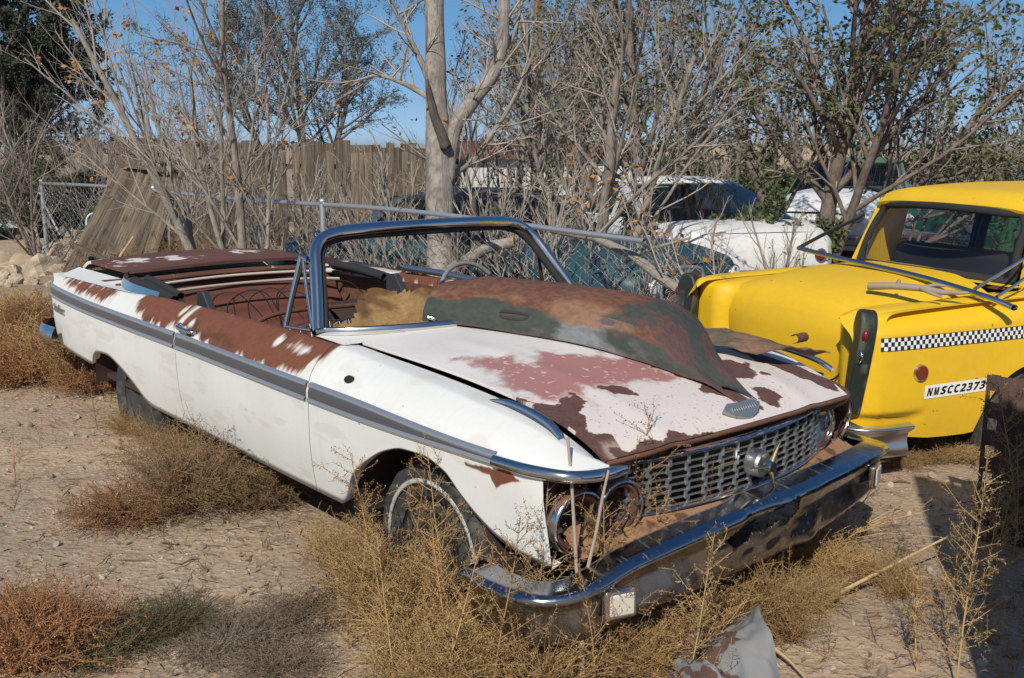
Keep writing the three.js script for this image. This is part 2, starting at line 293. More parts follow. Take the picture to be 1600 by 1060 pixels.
// the far front corner has been pushed in
function crush(gs, s) { if (s > 0) return gs; for (const g of gs) { const P = g.attributes.position; for (let i = 0; i < P.count; i++) { const k = sstep(.35, .9, P.getX(i)); P.setXYZ(i, P.getX(i) - .075 * k, P.getY(i) - .012 * k, P.getZ(i) + .055 * k); } g.computeVertexNormals(); } return gs; }
for (const s of [1, -1]) {
  const gap = .0035;
  const fenderIn = x => { const zi = F.zT(x) - .705; return [Math.max(.0, zi), .006 + .02 * sstep(.5, .85, x)]; };
  // front fender: lower skin stops short of the headlights, the upper skin wraps round the nose
  const full = sidePanel(y => seamF(y) + gap, constX(.795), s, 90, { topIn: fenderIn });
  const nose = sidePanel(constX(.795), constX(.892), s, 14, { topIn: fenderIn })[1];
  const fe = obj('front_fender', crush([full[0], full[1], nose], s), M.side, ford);
  if (s > 0) fe.userData.label = 'white front fender with a flaked rust patch behind the headlights';
  const door = obj('door', sidePanel(seamR, seamF, s, 40), M.side, ford);
  if (s > 0) door.userData.label = 'white door rusted red-brown along its upper half';
  // handle in its dished recess
  const hx = -1.83, hy = .868, hz = sideZ(hx, hy);
  const hd = obj('door_handle', [tubeG([[hx - .085, hy - .004, s * (hz + .012)], [hx - .07, hy, s * (hz + .035)], [hx + .02, hy - .004, s * (hz + .040)], [hx + .085, hy - .006, s * (hz + .030)], [hx + .10, hy - .01, s * (hz + .008)]], .0115, 8), box(.05, .034, .02, hx - .085, hy - .002, s * (hz + .012), .008), (() => { const g = new THREE.CylinderGeometry(.011, .011, .02, 14); g.rotateX(Math.PI / 2); g.translate(hx - .075, hy - .045, s * (hz + .01)); return g; })()], M.chrome, door);
  const q = obj('rear_quarter', sidePanel(constX(-4.36), y => seamR(y) - gap, s, 110), M.side, ford);
  if (s > 0) q.userData.label = 'white rear quarter panel with two ragged rust patches';
  // bright side moulding with a dark painted channel, in three lengths
  const runs = [[-4.28, -1.955], [-1.937, -.588], [-.568, .60]];
  for (const [a, b] of runs) {
    const prof = (off, dy) => grid(60, 4, (t, v) => { const x = lerp(a, b, t), w = lerp(.028, .012, sstep(-.4, .6, x)), y = F.yS(x) + dy * w / .028 + (v - .5) * .024; const bul = Math.sin(v * Math.PI) * .011; return [x, y, s * (sideZ(x, y) + .002 + bul)]; });
    const inner = grid(60, 2, (t, v) => { const x = lerp(a, b, t), w = lerp(.028, .012, sstep(-.4, .6, x)), y = F.yS(x) + (v - .5) * 2 * w; return [x, y, s * (sideZ(x, y) + .004)]; });
    const mo = obj('side_molding', [prof(0, .031), prof(0, -.031)], M.trim, ford); obj('molding_channel', inner, std(.20, .20, .205, .35, .8), mo);
  }
  { // nose moulding: round the corner and along under the hood lip
    const pts = []; for (let x = .60; x <= .80; x += .05) pts.push([x, F.yS(x) - .002, s * (sideZ(x, F.yS(x)) + .004)]);
    pts.push([.86, .757, s * .862], [.892, .752, s * .80], [.895, .744, s * .70], [.875, .735, s * .62]);
    obj('nose_molding', crush([tubeG(pts, .021, 10, false, 60)], s), s > 0 ? M.chrome : M.rust, ford);
  }
  { // fender-top ornament: a long chrome spear standing on the crest
    const pts = [[.36, .897, s * .757], [.44, .904, s * .758], [.56, .897, s * .760], [.68, .874, s * .765], [.745, .845, s * .772]];
    const c = new THREE.CatmullRomCurve3(pts.map(p => V(...p)));
    const g = grid(24, 8, (t, v) => { const p = c.getPoint(t), w = .014 * Math.pow(Math.sin(Math.PI * Math.min(1, t * .55 + .04)), .8), a = v * Math.PI; return [p.x, p.y + Math.sin(a) * w * 1.5 - .008, p.z + Math.cos(a) * w * s]; });
    obj('fender_ornament', g, M.chrome, ford);
  }
}
obj('antenna_hole_gasket', (() => { const g = new THREE.CylinderGeometry(.017, .019, .008, 16); g.scale(1.7, 1, 1); g.rotateX(Math.PI / 2 - .7); g.translate(-.34, .862, sideZ(-.34, .862) + .002); return g; })(), M.black, ford);
// script on the rear quarter
{
  const font = await new FontLoader().loadAsync('fonts/droid/droid_serif_regular.typeface.json');
  const g = new TextGeometry('Sunliner', { font, size: .052, depth: .006, curveSegments: 4 }); g.computeBoundingBox(); const w = g.boundingBox.max.x; g.scale(.30 / w, 1, 1);
  g.applyMatrix4(new THREE.Matrix4().makeShear(0, 0, .45, 0, 0, 0)); g.translate(-4.17, .672, sideZ(-4.0, .68) + .004); g.applyMatrix4(new THREE.Matrix4());
  const P = g.attributes.position; for (let i = 0; i < P.count; i++) { const x = P.getX(i), y = P.getY(i); P.setZ(i, P.getZ(i) - sideZ(-4.0, .68) + sideZ(x, y)); }
  obj('model_script', g, M.steel, ford);
}
// hood
const hoodY = table([[-.60, .935], [0, .917], [.4, .886], [.66, .842], [.8, .795], [.87, .757]]);
const HX0 = -.58, HX1 = .868, HZ = .692;
function hoodP(x, z) { const q = z / HZ, k = 1 - q * q; const fx = sstep(.0, 1, (x - HX0) / (HX1 - HX0)) ** 3; const rid = Math.exp(-(((Math.abs(z) - .40) / .05) ** 2)) * .006 * sstep(-.5, 0, x); return [x + .034 * k * fx, hoodY(x) + .016 + .034 * k * (1 - .7 * fx) + rid + fx * .002, z]; }
const RUST_HOOD = [ // (x, z) patches: [polygon, pinkness, softness]
  [[[-.02, .56], [.12, .62], [.34, .62], [.50, .66], [.56, .50], [.52, .30], [.56, .05], [.50, -.05], [.36, .0], [.22, .16], [.02, .26], [.16, .34], [.22, .42], [.06, .40]], 1, 1],
  [[[.44, .69], [.55, .60], [.52, .50], [.58, .50], [.63, .58], [.70, .60], [.76, .66], [.80, .60], [.86, .60], [.90, .66], [.90, .70], [.60, .70]], 0, 0],
  [[[.84, .64], [.868, .40], [.875, .2], [.93, .2], [.90, .66]], 0, 0],
  [[[.52, .38], [.55, .30], [.61, .30], [.58, .36]], 0, 0],
  [[[.46, .02], [.58, -.02], [.64, -.06], [.66, .02], [.71, .03], [.76, -.04], [.84, -.08], [.86, -.13], [.78, -.13], [.70, -.12], [.60, -.16], [.50, -.10]], 0, 0],
  [[[.52, -.22], [.60, -.20], [.66, -.24], [.70, -.30], [.64, -.36], [.58, -.40], [.52, -.38], [.49, -.30]], 0, 0],
  [[[.74, -.22], [.82, -.18], [.86, -.22], [.83, -.30], [.76, -.28]], 0, 0],
  [[[.40, -.52], [.56, -.50], [.70, -.54], [.80, -.58], [.86, -.66], [.80, -.70], [.60, -.64], [.42, -.60]], 0, 0],
  [[[.68, -.385], [.70, -.40], [.70, -.42], [.68, -.42]], 0, 0],
];
const hoodTex = tex(1024, 1024, (u, v) => {
  const x = HX0 + u * (.96 - HX0), z = (v * 2 - 1) * .72, a = fbm(x * 14, z * 14, 5, 101), fine = fbm(x * 95, z * 95, 3, 103), lo = fbm(x * 4, z * 4, 4, 107);
  let c = [.70, .665, .625, .48]; const k = 1 + lo * .07 + fine * .05; c = [c[0] * k, c[1] * k, c[2] * k, .48 + lo * .1];
  const pinkZone = sstep(.1, .5, x + lo * .3); c = mixc(c, [.62, .53, .49, .5], pinkZone * .55);
  const speck = sstep(.52, .7, n2(x * 150, z * 150, 109) * .6 + fine * .9) * pinkZone; c = mixc(c, [.30, .16, .13, .7], speck * .6);
  const crack = sstep(.965, .99, 1 - Math.abs(n2(x * 11 + a, z * 11, 111))) * sstep(.1, .4, n2(x * 3, z * 3, 113)); c = mixc(c, [.25, .10, .08, .8], crack * .0);
  for (const [P, pink, soft] of RUST_HOOD) {
    const d = polyDist(P, x, z);
    if (pink) { const m = sstep(-.05, .05, d + a * .12 + fine * .02); c = mixc(c, [.33, .10, .085, .6], m * .85); const w = sstep(.70, .76, n2(x * 60, z * 60, 115)) * m; c = mixc(c, [.62, .52, .48, .5], w * .7); }
    else { const m = sstep(-.003, .004, d + a * .045 + fine * .006), r = [.105 * (1 + fine * .4), .050 * (1 + fine * .4), .040 * (1 + fine * .3), .88]; c = mixc(c, [.70, .60, .48, .5], sstep(-.03, 0, d + a * .045) * .4); c = mixc(c, r, m); }
  }
  return [...c, .5 + lo * .1];
}, { clamp: true });
{
  const top = thick(grid(90, 60, (s, t) => { const x = lerp(HX0, HX1, s), z = lerp(HZ, -HZ, t), p = hoodP(x, z); return [...p, (p[0] - HX0) / (.96 - HX0), z / 1.44 + .5]; }), .012);
  const h = obj('hood', top, mapped(hoodTex), ford); h.userData.label = 'white hood with dull pink and brown rust patches';
  const lip = grid(60, 5, (s, t) => { const z = lerp(HZ, -HZ, s), p = hoodP(HX1, z), a = t * 1.9; return [p[0] + Math.sin(a) * .010 - (t > .7 ? (t - .7) * .05 : 0), p[1] - .004 - (1 - Math.cos(a)) * .016, z, s * 1.2, t * .1]; });
  obj('hood_lip', lip, M.rust, h);
  // badge on the hood's front slope
  const e = new THREE.Shape(); e.moveTo(-.10, .012); e.lineTo(-.06, .034); e.quadraticCurveTo(0, .024, .06, .034); e.lineTo(.10, .012); e.quadraticCurveTo(.06, -.03, 0, -.034); e.quadraticCurveTo(-.06, -.03, -.10, .012);
  const eg = new THREE.ExtrudeGeometry(e, { depth: .010, bevelEnabled: true, bevelSize: .004, bevelThickness: .004, bevelSegments: 2 });
  const hp = hoodP(.82, 0); eg.rotateX(-.95); eg.rotateY(Math.PI / 2); eg.translate(hp[0] + .005, hp[1] + .006, -.02);
  const em = obj('hood_emblem', eg, std(.36, .37, .37, .4, .7), h);
  const cr = []; for (let k = -5; k <= 5; k++) { const z = k * .013; const g = box(.004, .036, .004, 0, 0, 0); g.rotateZ(.62); g.translate(hp[0] + .018, hp[1] + .012, z - .02); cr.push(g); }
  obj('emblem_rib', cr, M.steel, em);
}
// cowl panel between the hood and the windshield
{
  const g = grid(8, 40, (s, t) => { const z = lerp(.78, -.78, t), q = 1 - (z / .78) ** 2, x = lerp(-.86 + .30 * q, HX0 - .004 + .008 * q, s), y = lerp(.955 + .028 * q, .947 + .036 * (1 - (z / .7) ** 2 > 0 ? 1 - (z / .7) ** 2 : 0), s); return [x, y, z, (x - SX0) / (SX1 - SX0), .25 + t * .1]; });
  obj('cowl', g, M.side, ford);
  for (const z0 of [.30, -.25]) obj('windshield_wiper', [tubeG([[-.60, .985, z0], [-.60, 1.003, z0], [-.625, 1.012, z0 + .02]], .012, 8), tubeG([[-.612, 1.008, z0 + .01], [-.60, 1.010, z0 - .10], [-.585, 1.004, z0 - .34]], .006, 6)], M.chrome, ford);
}
// windshield frame
const wsBase = t => { const q = 1 - t * t; return V(-.815 + .33 * Math.pow(q, .8), .972 + .018 * q, t * .775); };
{
  const R = [[-.80, .972, .778], [-.875, 1.08, .735], [-.96, 1.20, .690], [-1.03, 1.295, .650], [-1.062, 1.345, .60], [-1.062, 1.372, .52], [-1.035, 1.385, .36], [-1.01, 1.39, .18], [-1.0, 1.392, 0]];
  const path = [...R, ...R.slice(0, -1).reverse().map(p => [p[0], p[1], -p[2]])];
  const c = new THREE.CatmullRomCurve3(path.map(p => V(...p)), false, 'centripetal');
  const ctr = V(-.92, 1.18, 0);
  const sweep = (w, d, off, back) => grid(120, 12, (s, t) => { // flattened oval section: w across the frame, d deep
    const p = c.getPointAt(s), T = c.getTangentAt(s), inw = ctr.clone().sub(p); inw.x = 0; inw.addScaledVector(T, -inw.dot(T)).normalize(); const dep = V().crossVectors(T, inw).normalize(); if (dep.x < 0) dep.negate();
    const a = t * Math.PI * 2; p.addScaledVector(inw, Math.cos(a) * w + off).addScaledVector(dep, Math.sin(a) * d + back); return [p.x, p.y, p.z];
  });
  const fr = obj('windshield_frame', sweep(.026, .036, 0, 0), M.chrome, ford);
  obj('windshield_gasket', sweep(.014, .020, .036, -.004), M.rubber, fr);
  const base = new THREE.CatmullRomCurve3(Array.from({ length: 21 }, (_, i) => wsBase(1 - i / 10)));
  obj('base_molding', grid(80, 8, (s, t) => { const p = base.getPoint(s), a = t * Math.PI * 2; return [p.x + Math.cos(a) * .012, p.y + Math.sin(a) * .020, p.z]; }), M.chrome, fr);
  for (const s of [1, -1]) { // vent window frames
    const v = thingPart => thingPart; const vf = obj('vent_window_frame', [tubeG([[-1.085, .955, s * .785], [-1.075, 1.12, s * .745], [-1.065, 1.275, s * .705]], .010, 6), tubeG([[-1.065, 1.275, s * .705], [-1.02, 1.265, s * .695]], .014, 6), tubeG([[-1.05, 1.255, s * .70], [-.96, 1.12, s * .735], [-.86, .985, s * .770]], .009, 6), tubeG([[-1.085, .96, s * .785], [-.86, .972, s * .775]], .009, 6)], M.chrome, ford);
    obj('vent_gasket', tubeG([[-1.072, .97, s * .782], [-1.062, 1.12, s * .743], [-1.052, 1.25, s * .70]], .008, 5), M.rubber, vf);
  }
}
// deck, tonneau rim and the rear end
const deckTex = tex(512, 512, (u, v) => {
  const x = u, z = v, a = fbm(u * 10, v * 16, 5, 121), fine = fbm(u * 60, v * 60, 3, 123), lo = fbm(u * 3, v * 3, 3, 125);
  const wht = sstep(.10, .26, a * .6 + .40 - Math.min(Math.hypot((u - .55) * 2.2, (v - .88) * 3.0), Math.hypot((u - .62) * 2.2, (v - .66) * 4.5), Math.hypot((u - .5) * 2.5, (v - .22) * 4.5), Math.hypot((u - .1) * 3, (v - .93) * 4)) * .9);
  const r = mixc([.135, .052, .034, .9], [.10, .042, .032, .9], clamp(.5 + lo * 1.5 + fine * .4)); return [...mixc(r, [.68, .64, .58, .55], wht), .5 + fine * .3 - wht * .1];
}, { clamp: true, bump: .001 });
M.deck = mapped(deckTex);
{
  const lipX = z => -3.33 - .12 * Math.pow(Math.abs(z) / .72, 4), dy = z => .965 + .03 * (1 - (z / .72) ** 2);
  const lid = thick(grid(40, 44, (s, t) => { const z = lerp(.66, -.66, t), x = lerp(lipX(z) + .02, -4.36 + .07 * (z / .66) ** 2, s), k = sstep(.72, 1, s); return [x, dy(z) + .004 * s - .06 * k * k + .0, z, 1 - s, .5 + z / 1.4]; }), .02);
  const d = obj('deck_lid', lid, M.deck, ford); d.userData.label = 'rust-brown deck lid with pale paint patches, standing ajar';
  obj('deck_rim', grid(6, 44, (s, t) => { const z = lerp(.78, -.78, t); const x = lipX(z) + .045 - s * .10; return [x, dy(z) - .035 - (s < .17 ? .035 : 0), z, .3, .5 + z / 1.6]; }), M.deck, ford);
  for (const s of [1, -1]) obj('deck_side', grid(30, 4, (a, t) => { const x = lerp(-4.30, -2.55, a), zo = F.zT(x) - .03, zi = x < -3.42 ? .675 : lerp(.675, zo - .015, sstep(-3.42, -2.6, x)); return [x, lerp(F.yT(x) + .002, x < -3.42 ? dy(.68) - .035 : F.yT(x) - .012, t), s * lerp(zo + .026, zi, t), (x - SX0) / (SX1 - SX0), .62]; }), M.side, ford);
  obj('deck_gutter', grid(30, 3, (a, t) => [lerp(-4.30, -3.40, a), .93 - t * .06, .675 - t * .04]), M.black, ford);
  obj('tail_panel', grid(6, 30, (s, t) => { const z = lerp(.84, -.84, t); return [-4.33 + .012 * Math.sin(s * 3.1), lerp(.46, .90, s), z, .05, .3]; }), M.side, ford);
  for (const s of [1, -1]) { const bt = obj('tail_light', (() => { const g = new THREE.CylinderGeometry(.10, .10, .05, 24); g.rotateZ(Math.PI / 2); g.translate(-4.36, .62, s * .66); return g; })(), M.redGlass, ford); obj('tail_light_ring', (() => { const g = new THREE.TorusGeometry(.105, .014, 8, 28); g.rotateY(Math.PI / 2); g.translate(-4.385, .62, s * .66); return g; })(), M.chrome, bt); }
  // rear bumper with wrap-round ends
  const bp = new THREE.CatmullRomCurve3([V(-4.02, .50, .945), V(-4.28, .50, .95), V(-4.42, .50, .88), V(-4.47, .50, .5), V(-4.48, .50, 0), V(-4.47, .50, -.5), V(-4.42, .50, -.88), V(-4.28, .50, -.95), V(-4.02, .50, -.945)]);
  obj('rear_bumper', grid(80, 8, (s, t) => { const p = bp.getPoint(s), T = bp.getTangent(s), n = V(T.z, 0, -T.x).normalize(); const o = Math.sin(t * Math.PI) * .03; return [p.x - n.x * -o, p.y + (t - .5) * .15, p.z - n.z * -o]; }), M.chromeDull, ford);
}
// chrome strip round the right rear corner of the top well
for (const s of [1, -1]) obj('well_molding', (() => { const c = new THREE.CatmullRomCurve3([V(-2.50, .945, s * .80), V(-2.75, .948, s * .80), V(-3.02, .955, s * .785), V(-3.22, .965, s * .74), V(-3.33, .975, s * .66)]); return grid(30, 3, (a, t) => { const p = c.getPoint(a); return [p.x, p.y - t * .05 + .02, p.z + s * (t * .018 + .01)]; }); })(), M.chrome, ford);
// wheels
const tyreTex = tex(256, 128, (u, v) => { const a = fbm(u * 30, v * 12, 4, 171), d = sstep(-.1, .4, a); return [...mixc([.034, .034, .035, .8], [.11, .095, .08, .95], d * .8), .5 + a * .3]; }, { bump: .001 });
function wheel(x, y, z, s, steer, white, R = .335) {
  const w = new THREE.Group(); w.name = 'wheel'; w.position.set(x, y, z); w.rotation.y = steer; ford.add(w);
  const pr = [[.20, -.07], [.24, -.085], [.29, -.092], [.318, -.08], [R, -.06], [R + .003, -.04], [R - .004, -.036], [R - .004, -.03], [R + .004, -.025], [R + .004, -.005], [R - .004, 0], [R + .004, .005], [R + .004, .025], [R - .004, .03], [R, .06], [.318, .08], [.29, .092], [.24, .085], [.20, .07]];
  const g = new THREE.LatheGeometry(pr.map(p => new THREE.Vector2(...p)), 48); g.rotateX(Math.PI / 2);
  const P = g.attributes.position; for (let i = 0; i < P.count; i++) { const yy = P.getY(i); if (yy < -.25) { P.setY(i, -.25 + (yy + .25) * .3); P.setZ(i, P.getZ(i) * 1.12); } } g.computeVertexNormals();
  obj('tyre', g, M.tyre, w);
  const ww = new THREE.TorusGeometry(.262, .012, 4, 48); ww.scale(1, 1, .25); ww.translate(0, 0, s * .0905); if (white) obj('whitewall', ww, std(.42, .41, .38, .85), w);
  const rim = new THREE.LatheGeometry([[.0, .045], [.03, .046], [.05, .035], [.10, .03], [.13, .055], [.155, .06], [.17, .035], [.19, .03], [.20, .06], [.205, .072]].map(p => new THREE.Vector2(...p)), 36); rim.rotateX(Math.PI / 2 * s); obj('rim', rim, std(.045, .042, .038, .75), w);
  return w;
}
M.tyre = mapped(tyreTex);
wheel(.10, .275, .755, 1, .03, true); wheel(.09, .29, -.765, -1, .03, true); wheel(-2.93, .262, .75, 1, 0); wheel(-2.93, .29, -.75, -1, 0);
// wheel housings, floor, bulkheads (dark, real sheet metal)
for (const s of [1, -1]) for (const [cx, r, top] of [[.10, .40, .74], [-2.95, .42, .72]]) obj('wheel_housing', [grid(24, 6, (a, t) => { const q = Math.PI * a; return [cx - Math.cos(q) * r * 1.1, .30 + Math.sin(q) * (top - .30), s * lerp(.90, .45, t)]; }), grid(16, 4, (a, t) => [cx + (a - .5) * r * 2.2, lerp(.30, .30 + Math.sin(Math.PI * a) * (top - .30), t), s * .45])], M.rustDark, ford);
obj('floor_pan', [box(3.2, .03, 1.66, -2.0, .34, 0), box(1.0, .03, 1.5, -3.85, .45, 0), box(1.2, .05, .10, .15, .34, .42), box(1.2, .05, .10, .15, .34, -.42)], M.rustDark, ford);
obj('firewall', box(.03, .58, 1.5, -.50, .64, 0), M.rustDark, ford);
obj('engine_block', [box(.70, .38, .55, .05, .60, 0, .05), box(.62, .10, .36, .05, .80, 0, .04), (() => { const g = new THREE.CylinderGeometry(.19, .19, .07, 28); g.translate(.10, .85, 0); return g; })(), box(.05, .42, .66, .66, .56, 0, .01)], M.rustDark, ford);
// ---- interior
{
  const wall = (s, m, name) => obj(name, grid(30, 6, (a, t) => { const x = lerp(-3.3, -.68, a), zo = F.zT(x); return [x, lerp(.36, F.yT(x) - .05, t), s * (zo - .055 + .02 * Math.sin(a * 60) * .05), a * 3, t * .6]; }), m, ford);
  wall(1, M.rust, 'inner_side'); wall(-1, M.rust, 'inner_side');
  // inner door boards
  for (const s of [1, -1]) obj('door_board', thick(grid(20, 8, (a, t) => { const x = lerp(-1.88, -.98, a); return [x, lerp(.46, .915, t), s * (F.zT(x) - .075 + .01 * fbm(a * 4, t * 4, 2, 5)), a, t * .5]; }), .006), std(.085, .042, .032, .85), ford);
  // ragged pale insulation hanging out of the far door
  obj('torn_insulation', thick(grid(14, 16, (a, t) => { const x = -.93 + a * .10 + .03 * fbm(t * 5, a * 3, 3, 9); return [x, .60 + t * .31, -.70 + .04 * fbm(t * 9, a * 9, 3, 3)]; }, (a, t) => n2(a * 5, t * 7, 3) > .45), .004), std(.46, .42, .36, .95), ford);
  // dashboard
  const dash = obj('dashboard', grid(40, 10, (s, t) => { const z = lerp(.72, -.72, s), q = 1 - (z / .74) ** 2, a = t * 2.6; return [-.84 + .20 * q - Math.sin(a) * .10 + (t > .8 ? .0 : 0), .965 + .012 * q - (1 - Math.cos(a)) * .10, z, s, t]; }), std(.13, .095, .09, .75), ford);
  obj('dash_top', grid(40, 6, (s, t) => { const z = lerp(.72, -.72, s), q = 1 - (z / .74) ** 2; return [lerp(-.84 + .20 * q, -.80 + .30 * Math.pow(Math.max(q, 0), .8), t), .966 + .012 * q, z]; }), std(.14, .10, .10, .8), dash);
  // steering wheel and column on the car's left
  const sw = new THREE.TorusGeometry(.205, .012, 10, 40); sw.rotateY(Math.PI / 2); sw.rotateZ(.42); sw.translate(-1.22, .955, -.40);
  const st = obj('steering_wheel', [sw, tubeG([[-1.22, .98, -.40], [-.75, .82, -.40]], .022, 10), tubeG([[-1.25, .98, -.60], [-1.19, .97, -.40], [-1.25, .98, -.20]], .010, 6)], std(.20, .20, .195, .5), ford);
  // front bench: sprung back, half stripped, with torn tan burlap over the rest
  const bx = y => -1.62 - (y - .45) * .32;
  const springs = []; for (let i = 0; i <= 22; i++) { const z = .66 - i * .06; springs.push(tubeG([[bx(.5) - .01, .50, z], [bx(.66) + .015, .66, z + .01], [bx(.83), .83, z]], .0028, 4)); }
  for (let j = 0; j <= 8; j++) { const y = .50 + j * .042; const pts = []; for (let i = 0; i <= 14; i++) { const z = .68 - i * .095; pts.push([bx(y) + .012 * Math.sin(i * 2.1 + j), y + .006 * Math.sin(i * 1.7), z]); } springs.push(tubeG(pts, .0028, 4, false, 40)); }
  const bench = obj('front_seat_frame', [tubeG([[bx(.4), .40, .70], [bx(.7), .70, .69], [bx(.86), .865, .60], [bx(.90), .90, 0], [bx(.88), .885, -.60], [bx(.7), .70, -.69], [bx(.4), .40, -.70]], .012, 8), box(.50, .10, 1.30, -1.36, .46, 0, .03)], M.rust, ford);
  const sp = obj('seat_spring', springs, M.steel, bench); sp.userData.kind = 'stuff';
  const burlap = tex(256, 256, (u, v) => { const w = .5 + .5 * Math.sin(u * 400) * Math.sin(v * 400), a = fbm(u * 7, v * 7, 4, 131), d = sstep(.1, .5, a); const c = mixc([.36, .22, .09, .95], [.17, .09, .035, .95], d); const k = .85 + w * .2 + fbm(u * 60, v * 60, 2, 133) * .3; return [c[0] * k, c[1] * k, c[2] * k, .95, w]; }, { bump: .002 });
  M.burlap = mapped(burlap);
  obj('torn_burlap', thick(grid(36, 26, (a, t) => { const z = lerp(.42, -.60, a), y = lerp(.44, .95 - .06 * fbm(a * 6, 0, 2, 7) + .06 * sstep(.3, .9, a), t); return [bx(y) + .045 + .05 * fbm(a * 4, t * 3, 3, 17) + .10 * (1 - t) ** 2, y, z, a, t]; }, (a, t) => (t > .62 + .35 * sstep(.05, .62, a) + .12 * n2(a * 9, 3, 3)) || (a < .12 && n2(a * 30, t * 12, 5) > .1)), .008), M.burlap, bench);
  obj('torn_burlap', thick(grid(20, 14, (a, t) => { const z = lerp(.70, .42, a), y = lerp(.52, .80 - .10 * Math.abs(a - .4), t); return [bx(y) + .10 + .05 * fbm(a * 4, t * 4, 3, 27), y, z, a, t]; }, (a, t) => n2(a * 6, t * 6, 15) > .5), .008), M.burlap, bench);
  obj('seat_padding', thick(grid(16, 22, (a, t) => { const z = -.50 - a * .10 + .03 * fbm(t * 8, a * 4, 3, 41), y = .50 + t * .45; return [bx(y) + .09 + .03 * fbm(t * 6, a * 6, 3, 43), y, z]; }, (a, t) => n2(a * 5, t * 9, 9) > .4), .02), std(.55, .49, .40, .95), bench);
  // rear bulkhead with pressed ribs, rods and folded top irons
  obj('rear_bulkhead', grid(50, 30, (s, t) => { const z = lerp(.76, -.76, s), r = Math.sin(t * 34) > .2 ? .012 : 0; return [-3.02 - .34 * t + r, .42 + t * .50, z, s * 2, t * 1.2]; }), std(.13, .042, .028, .85), ford);
  const rods = []; for (const [y, x, b] of [[.915, -3.20, .05], [.875, -3.10, .04], [.93, -3.28, .02]]) rods.push(tubeG([[x + .16, y - .05, .70], [x + .04, y - .01, .64], [x, y, .50], [x - b, y + .008, 0], [x, y, -.50], [x + .05, y - .01, -.66]], .010, 6));
  const ro = obj('top_bow', rods[0], std(.55, .46, .36, .7), ford); obj('top_bow', rods[1], std(.45, .36, .28, .75), ford); obj('top_bow', rods[2], M.rust, ford);
  const wires = []; const r = rng(9); for (let k = 0; k < 7; k++) { const z = .45 - r() * 1.0, x = -2.9 + r() * .3; wires.push(tubeG([[x, .55 + r() * .1, z], [x - .05, .80 + r() * .08, z - .05 + r() * .1], [x + .03, .86 + r() * .05, z - .12], [x + .10, .70, z - .2 - r() * .1]], .004, 4)); }
  const wi = obj('loose_wire', wires, M.black, ford); wi.userData.kind = 'stuff';
  for (const s of [1, -1]) {
    obj('folded_top_rail', [tubeG([[-3.18, .945, s * .70], [-2.85, .938, s * .72], [-2.48, .905, s * .735]], .034, 10), tubeG([[-3.12, .965, s * .64], [-2.85, .955, s * .66], [-2.52, .925, s * .68]], .024, 8), tubeG([[-2.50, .91, s * .70], [-2.44, .86, s * .66], [-2.36, .80, s * .60]], .014, 6)], M.rubber, ford);
    const tri = new THREE.Shape(); tri.moveTo(0, 0); tri.lineTo(.36, 0); tri.lineTo(.12, .27); tri.lineTo(.06, .26);
    const tg = new THREE.ExtrudeGeometry(tri, { depth: .03, bevelEnabled: true, bevelSize: .006, bevelThickness: .006, bevelSegments: 2 }); tg.translate(-2.42, .70, s * .63 - .015); obj('seat_side_bolster', tg, std(.035, .038, .04, .5), ford);
  }
  obj('rear_seat_base', box(.48, .14, 1.2, -2.62, .44, 0, .04), M.rust, ford);
  obj('top_latch_rail', tubeG([[-2.45, .985, -.80], [-2.0, .98, -.815], [-1.55, .965, -.81]], .022, 8), M.steel, ford);
}
